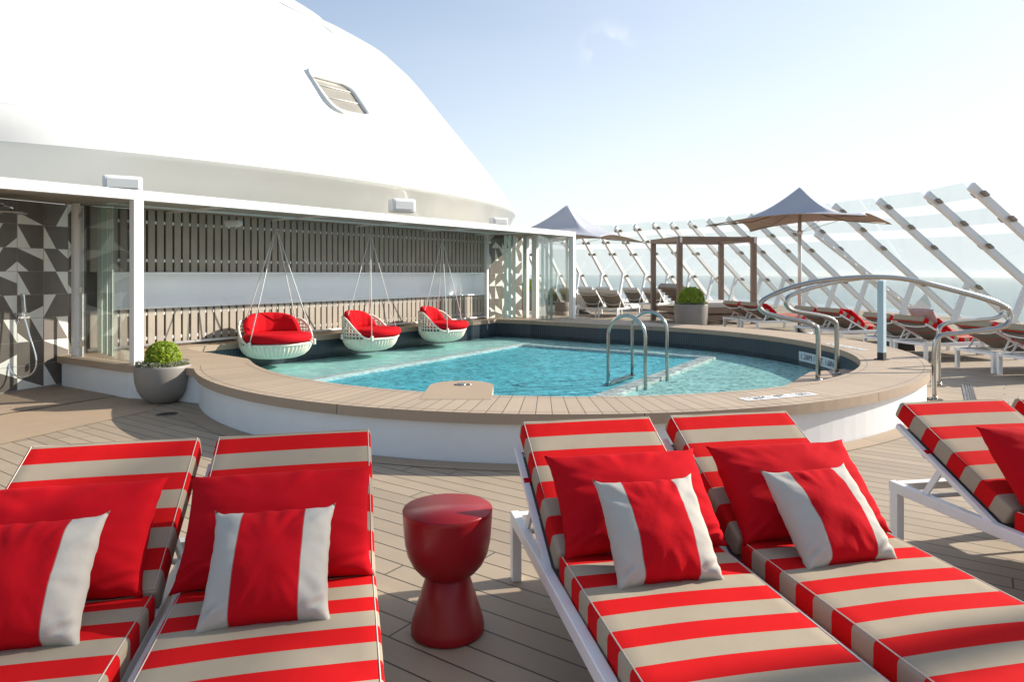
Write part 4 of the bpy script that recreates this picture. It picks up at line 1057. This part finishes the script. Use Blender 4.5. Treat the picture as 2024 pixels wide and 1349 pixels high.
for z0, z1 in ((.10,.26),(.32,.46)):
    for sy in (-1,1): mb.beam(kp(-1.08,sy*.93,(z0+z1)/2), kp(1.08,sy*.93,(z0+z1)/2), .05, z1-z0)
    for sx in (-1,1): mb.beam(kp(sx*1.07,-.9,(z0+z1)/2), kp(sx*1.07,.9,(z0+z1)/2), .05, z1-z0)
mb.build('base', M['wood'], cb, world=True)
ang = atan2(kx.y, kx.x); Rk = Matrix.Rotation(ang, 3, 'Z')
db = thing('daybed_mattress', 'grey daybed mattress with raised back inside the cabana', 'mattress', tuple(kp(0,0,.46)), ang)
m = rbox(.78,.84,.085,.03,8,8,1); m.v = [v+V((.26,0,.09)) for v in m.v]; m.build('mattress', M['pale_fab'], db)
m = rbox(.42,.84,.08,.03,6,8,1); m.v = [Matrix.Rotation(radians(40),3,'Y')@v+V((-.72,0,.40)) for v in m.v]; m.build('raised_back', M['grey_fab'], db)
mb = MB(); 
for k in range(6): 
    c = Matrix.Rotation(radians(40),3,'Y')@V((-.36+.14*k,0,-.11))+V((-.72,0,.40)); mb.box(c,(.07,1.66,.02),0,Matrix.Rotation(radians(40),3,'Y'))
mb.build('slats', M['wood'], db)
o = make_pillow(False,'dark red pillow leaning on the daybed back','pillow',None,41); o.location = kp(-.30,-.35,.66); o.rotation_euler = (-radians(26),0,ang+radians(90)); o.scale = (.85,1,.95)
o = make_pillow(False,'grey pillow leaning on the daybed back behind the red one','pillow',None,42); o.location = kp(-.48,-.3,.66); o.rotation_euler = (-radians(30),0,ang+radians(90)); o.data.materials[0] = M['grey_fab']
# ------------------------------------------------------------------ windscreen
ws = thing('windscreen', 'tall leaning glass windscreen on white ribs around the deck edge', 'windscreen', (12,22,0))
TN = 1.19
def rp(i, z, off=0, tn=0):
    p, o = RIB[i]; s = (p.z-z)*TN; t = V((-o.y, o.x, 0)); q = p+o*(s+off)+t*tn; return V((q.x,q.y,z))
for i, (p, o) in enumerate(RIB):
    t = V((-o.y, o.x, 0)); z3 = p.z; zt = z3+1.19+.2
    nrm = (V((0,0,1))*TN+o).normalized()
    w, h = .13, .2
    mb = MB(); A = rp(i, zt); B = rp(i, -.15)
    mb.beam(A, B, w, h, nrm)
    rib = mb.build('rib', M['metal_white'], ws, world=True, bevel=.012)
    S = rp(i, z3-1.02); f = V((S.x-o.x*.52, S.y-o.y*.52, 0))
    MB().beam(S-o*.02, f, .11, .14, o).build('strut', M['metal_white'], rib, world=True)
    for dz in (1.19, .60, 0, -1.19):
        for sg in (-1,1):
            c = rp(i, z3+dz, 0, sg*(w/2+.085)); dd = (A-B).normalized()
            MB().beam(c-dd*.085, c+dd*.075, .14, .055, nrm).build('clamp', M['clamp'], rib, world=True)
for i in range(len(RIB)-1):
    a, b = i, i+1
    def gp(k, dz, tn): z = RIB[k][0].z+dz; return rp(k, z, 0, tn)
    for z0, z1 in ((1.13,1.47),(.54,.88),(-2.2,.28)):
        # rib i+1 lies along +tangent of rib i
        c = [gp(a,z0,.13), gp(b,z0,-.13), gp(b,z1,-.13), gp(a,z1,.13)]
        nn = (c[1]-c[0]).cross(c[3]-c[0]).normalized()*.006
        MB().add([v-nn for v in c]+[v+nn for v in c], [(3,2,1,0),(4,5,6,7),(0,1,5,4),(1,2,6,5),(2,3,7,6),(3,0,4,7)], 0).build('glass_pane', M['glass_screen'], ws, world=True)
a = D(1612,462,22.4); b = D(1802,610,23.6)
mb = MB(); mb.beam(a, b, .10, .16, (0,0,1)); d = (b-a)
for k in range(9):
    p = a+d*((k+.5)/9); mb.tube([p, p+V((.0,-.16,-.10))], .03, 6)
mb.build('track', M['metal_white'], ws, world=True)
g0 = D(1806,612,23.5); MB().add([g0+V(v) for v in ((0,0,0),(.55,0,0),(.62,0,.12),(.42,0,.55),(.0,0,.12),(0,.04,0),(.55,.04,0),(.62,.04,.12),(.42,.04,.55),(0,.04,.12))], [(4,3,2,1,0),(5,6,7,8,9),(0,1,6,5),(1,2,7,6),(2,3,8,7),(3,4,9,8),(4,0,5,9)]).build('gusset', M['metal_white'], ws, world=True)
# ------------------------------------------------------------------ small things on deck
p = W(1150,620,0); r = thing('round_table', 'black and white tiered round table behind the last pergola post', 'table', p)
MB().lathe([(0,0),(.34,0),(.34,.05),(.22,.10),(.2,.14)], (0,0,0), 32).build('foot', M['dark'], r); MB().lathe([(.2,.14),(.2,.46),(.36,.52),(.38,.55)], (0,0,0), 32).build('pedestal', M['white_paint'], r)
MB().lathe([(.0,.55),(.42,.55),(.44,.60),(.44,.70),(.42,.72),(0,.72)], (0,0,0), 32).build('top', M['pale_fab'], r)
p = W(1111,631,0); r = thing('storage_tub', 'taupe two tone round tub beside the last pergola post', 'tub', p)
MB().lathe([(0,0),(.22,0),(.23,.02),(.23,.26)], (0,0,0), 28).build('lower_body', mat('tan_weave',(.34,.27,.20),.7,bump=.3,bscale=120), r)
MB().lathe([(.23,.26),(.235,.27),(.235,.54),(.225,.55),(0,.55)], (0,0,0), 28).build('upper_body', mat('brown_weave',(.22,.17,.13),.7,bump=.3,bscale=120), r)
p = W(1776,693,0); r = thing('floor_speaker', 'dark wedge floor speaker under the far loungers', 'speaker', p, radians(12))
prism = MB(); q = [(-.22,-.16),(.22,-.16),(.16,.16),(-.20,.16)]
prism.add([V((-.24,-.15,0)),V((.24,-.15,0)),V((.20,.16,0)),V((-.20,.16,0)),V((-.24,-.15,.32)),V((.17,-.15,.42)),V((.14,.16,.42)),V((-.20,.16,.32))], [(3,2,1,0),(4,5,6,7),(0,1,5,4),(1,2,6,5),(2,3,7,6),(3,0,4,7)])
prism.build('cabinet', M['dark'], r, bevel=.01); MB().add([V((.245,-.152,0)),V((.30,-.10,0)),V((.20,-.10,.42)),V((.175,-.152,.42)),V((.205,.165,0)),V((.145,.165,.42))], [(0,1,2,3),(1,4,5,2)]).build('side_panel', M['white_paint'], r)
def drain(label, p, R, z):
    r = thing('floor_drain', label, 'drain', (p.x,p.y,z))
    MB().lathe([(R*.86,0),(R*.86,.003),(R,.003),(R,0)], (0,0,0), 36).build('ring', M['steel'], r)
    mb = MB(); MB().lathe([(0,.0005),(R*.86,.0005)], (0,0,0), 30).build('well', M['dark'], r)
    for k in range(-6,7):
        x = k*R*.13; h = sqrt(max(0,(R*.84)**2-x*x)); mb.box((x,0,.0025),(R*.07,2*h,.003))
    mb.build('grate', M['steel'], r)
drain('round steel drain in the deck in front of the bowl planter', W(330,820,0), .11, .003)
a = W(1911,762,0); b = W(1921,800,0); r = thing('channel_drain', 'slim steel channel drain beside the outer handrail legs', 'drain', ((a.x+b.x)/2,(a.y+b.y)/2,.002))
MB().beam(V((a.x,a.y,.005)), V((b.x,b.y,.005)), .12, .006).build('frame', M['steel'], r, world=True)
mb = MB(); d = (b-a); L = d.length; d = d.normalized(); nn = V((-d.y,d.x,0))
for k in (-1,0,1): mb.beam(V((a.x,a.y,.0085))+nn*k*.028, V((b.x,b.y,.0085))+nn*k*.028, .012, .004)
mb.build('slot', M['dark'], r, world=True)
# added light blocker outside the frame: mast and mesh panel dimming two loungers
EL0 = radians(26); kz = 7.6; off = V((.9507,.3102))*((kz-.5)/tan(EL0))
tg = [(-2.05,3.22),(-1.95,.6),(-.36,.4),(-.42,2.2),(-.62,3.45),(-1.35,3.3),(-1.72,3.28)]
sp_ = [V((p[0]+off.x,p[1]+off.y,kz)) for p in tg]
ssl = thing('added_sun_blocker', 'added unseen mast with translucent mesh panel that dims sun on the loungers', 'added light blocker', (off.x+1.0,off.y+1.9,0))
MB().poly([tuple(p.xy) for p in sp_], kz-.01, kz+.01).build('dimming_panel', glass('sun_dimming_mesh', (.60,.60,.60), 0.0), ssl, world=True)
MB().tube([V((off.x+1.0,off.y+1.9,0)),V((off.x+1.0,off.y+1.9,kz+.5))], .09, 14).build('mast', M['metal_white'], ssl, world=True)
mb = MB()
for p in (sp_[0],sp_[1],sp_[2],sp_[4]): mb.tube([p, V((off.x+1.0,off.y+1.9,kz+.3))], .012, 6)
mb.build('stay', M['steel'], ssl, world=True)
# ------------------------------------------------------------------ light, sky, camera
AZ = V((.95,.31)).normalized(); EL = radians(26)
sd = V((AZ.x*cos(EL), AZ.y*cos(EL), sin(EL)))
sun = bpy.data.lights.new('sun', 'SUN'); sun.energy = 5.0; sun.angle = radians(.53); sun.color = (1.0,.92,.80)
so = bpy.data.objects.new('sun', sun); col.objects.link(so); so.rotation_euler = sd.to_track_quat('Z','Y').to_euler()
w = bpy.data.worlds.new('World'); scene.world = w; w.use_nodes = True; nt = w.node_tree
bg = nt.nodes['Background']; sky = nt.nodes.new('ShaderNodeTexSky'); sky.sky_type = 'NISHITA'; sky.sun_disc = False
sky.sun_elevation = EL; sky.sun_rotation = atan2(AZ.x, AZ.y); sky.dust_density = .6; sky.air_density = 1.0; sky.ozone_density = .7; sky.altitude = 30
bg.inputs[1].default_value = .112
class WW: pass
t = NT(WW()) if False else None
def N(tp, **k):
    x = nt.nodes.new(tp)
    for a, v in k.items(): setattr(x, a, v)
    return x
tc = N('ShaderNodeTexCoord')
cd = V(((1200-1012)/F, 1, (540-98)/F)).normalized()
dp = N('ShaderNodeVectorMath', operation='DISTANCE'); nt.links.new(tc.outputs['Generated'], dp.inputs[0]); dp.inputs[1].default_value = cd
nz = N('ShaderNodeTexNoise'); nz.inputs['Scale'].default_value = 26; nz.inputs['Detail'].default_value = 7; nz.inputs['Distortion'].default_value = .8; nt.links.new(tc.outputs['Generated'], nz.inputs['Vector'])
mr = N('ShaderNodeMapRange', interpolation_type='SMOOTHSTEP'); mr.inputs['From Min'].default_value = .05; mr.inputs['From Max'].default_value = .004; nt.links.new(dp.outputs['Value'], mr.inputs['Value'])
mr2 = N('ShaderNodeMapRange'); mr2.inputs['From Min'].default_value = .42; mr2.inputs['From Max'].default_value = .72; nt.links.new(nz.outputs['Fac'], mr2.inputs['Value'])
mu = N('ShaderNodeMath', operation='MULTIPLY'); nt.links.new(mr.outputs[0], mu.inputs[0]); nt.links.new(mr2.outputs[0], mu.inputs[1])
# pale summer haze: whiter towards the horizon and towards the sun
def MT(op, a, b=0., c=0.):
    x = N('ShaderNodeMath', operation=op)
    for k, v in enumerate((a, b, c)):
        if hasattr(v, 'links'): nt.links.new(v, x.inputs[k])
        else: x.inputs[k].default_value = v
    return x.outputs[0]
sx = N('ShaderNodeSeparateXYZ'); nt.links.new(tc.outputs['Generated'], sx.inputs[0])
elv = MT('MAXIMUM', sx.outputs[2], 0.)
hz = MT('POWER', MT('MAXIMUM', MT('SUBTRACT', 1., MT('MULTIPLY', elv, 1.55)), 0.), 2.4)
dt = N('ShaderNodeVectorMath', operation='DOT_PRODUCT'); nt.links.new(tc.outputs['Generated'], dt.inputs[0]); dt.inputs[1].default_value = sd
sg = MT('POWER', MT('MAXIMUM', MT('MULTIPLY_ADD', dt.outputs['Value'], .74, .26), 0.), 1.6)
mp = N('ShaderNodeMapping'); mp.inputs['Scale'].default_value = (1.0,1.0,5); mp.inputs['Rotation'].default_value = (0,.35,0); nt.links.new(tc.outputs['Generated'], mp.inputs[0])
n3 = N('ShaderNodeTexNoise'); n3.inputs['Scale'].default_value = 1.7; n3.inputs['Detail'].default_value = 5; nt.links.new(mp.outputs[0], n3.inputs['Vector'])
side = MT('MINIMUM', MT('MAXIMUM', MT('MULTIPLY_ADD', dt.outputs['Value'], .8, .62), .32), 1.)
hf = MT('MINIMUM', MT('ADD', MT('MULTIPLY', MT('MULTIPLY', hz, side), .78), MT('ADD', MT('MULTIPLY', sg, .62), MT('MULTIPLY', MT('SUBTRACT', n3.outputs['Fac'], .5), .22))), 1.)
hf = MT('MAXIMUM', MT('MAXIMUM', hf, MT('MULTIPLY_ADD', mu.outputs[0], .6, hf)), 0.)
hf = MT('MINIMUM', hf, 1.)
mx = N('ShaderNodeMix', data_type='RGBA'); nt.links.new(hf, mx.inputs['Factor']); nt.links.new(sky.outputs[0], mx.inputs[6]); mx.inputs[7].default_value = (5.3,5.55,5.85,1)
nt.links.new(mx.outputs[2], bg.inputs[0])
hzm = bpy.data.materials.new('sea_haze'); hzm.use_nodes = True; hn = hzm.node_tree; hn.nodes.remove(hn.nodes['Principled BSDF'])
pv = hn.nodes.new('ShaderNodeVolumePrincipled'); pv.inputs['Color'].default_value = (.93,.96,.97,1); pv.inputs['Density'].default_value = .00006; pv.inputs['Anisotropy'].default_value = .3
hn.links.new(pv.outputs[0], hn.nodes['Material Output'].inputs['Volume'])
o = MB().box((0,6500,-80),(29000,20000,214)).build('haze', hzm, loc=(0,0,0)); tag(o, 'pale sea haze softening the horizon', None, None, 'stuff')
cam = bpy.data.cameras.new('camera'); co = bpy.data.objects.new('camera', cam); col.objects.link(co); scene.camera = co
co.location = (0,0,H); co.rotation_euler = (radians(90),0,0); cam.sensor_width = 36; cam.lens = 36*F/2024; cam.shift_y = -(674.5-540)/2024
cam.clip_end = 60000; cam.clip_start = .05
scene.view_settings.view_transform = 'Standard'; scene.view_settings.look = 'None'; scene.view_settings.exposure = 0.76; scene.view_settings.gamma = 1
scene.cycles.max_bounces = 10; scene.cycles.transparent_max_bounces = 24; scene.cycles.diffuse_bounces = 4
scene.cycles.caustics_reflective = False; scene.cycles.caustics_refractive = False; scene.cycles.sample_clamp_indirect = 8
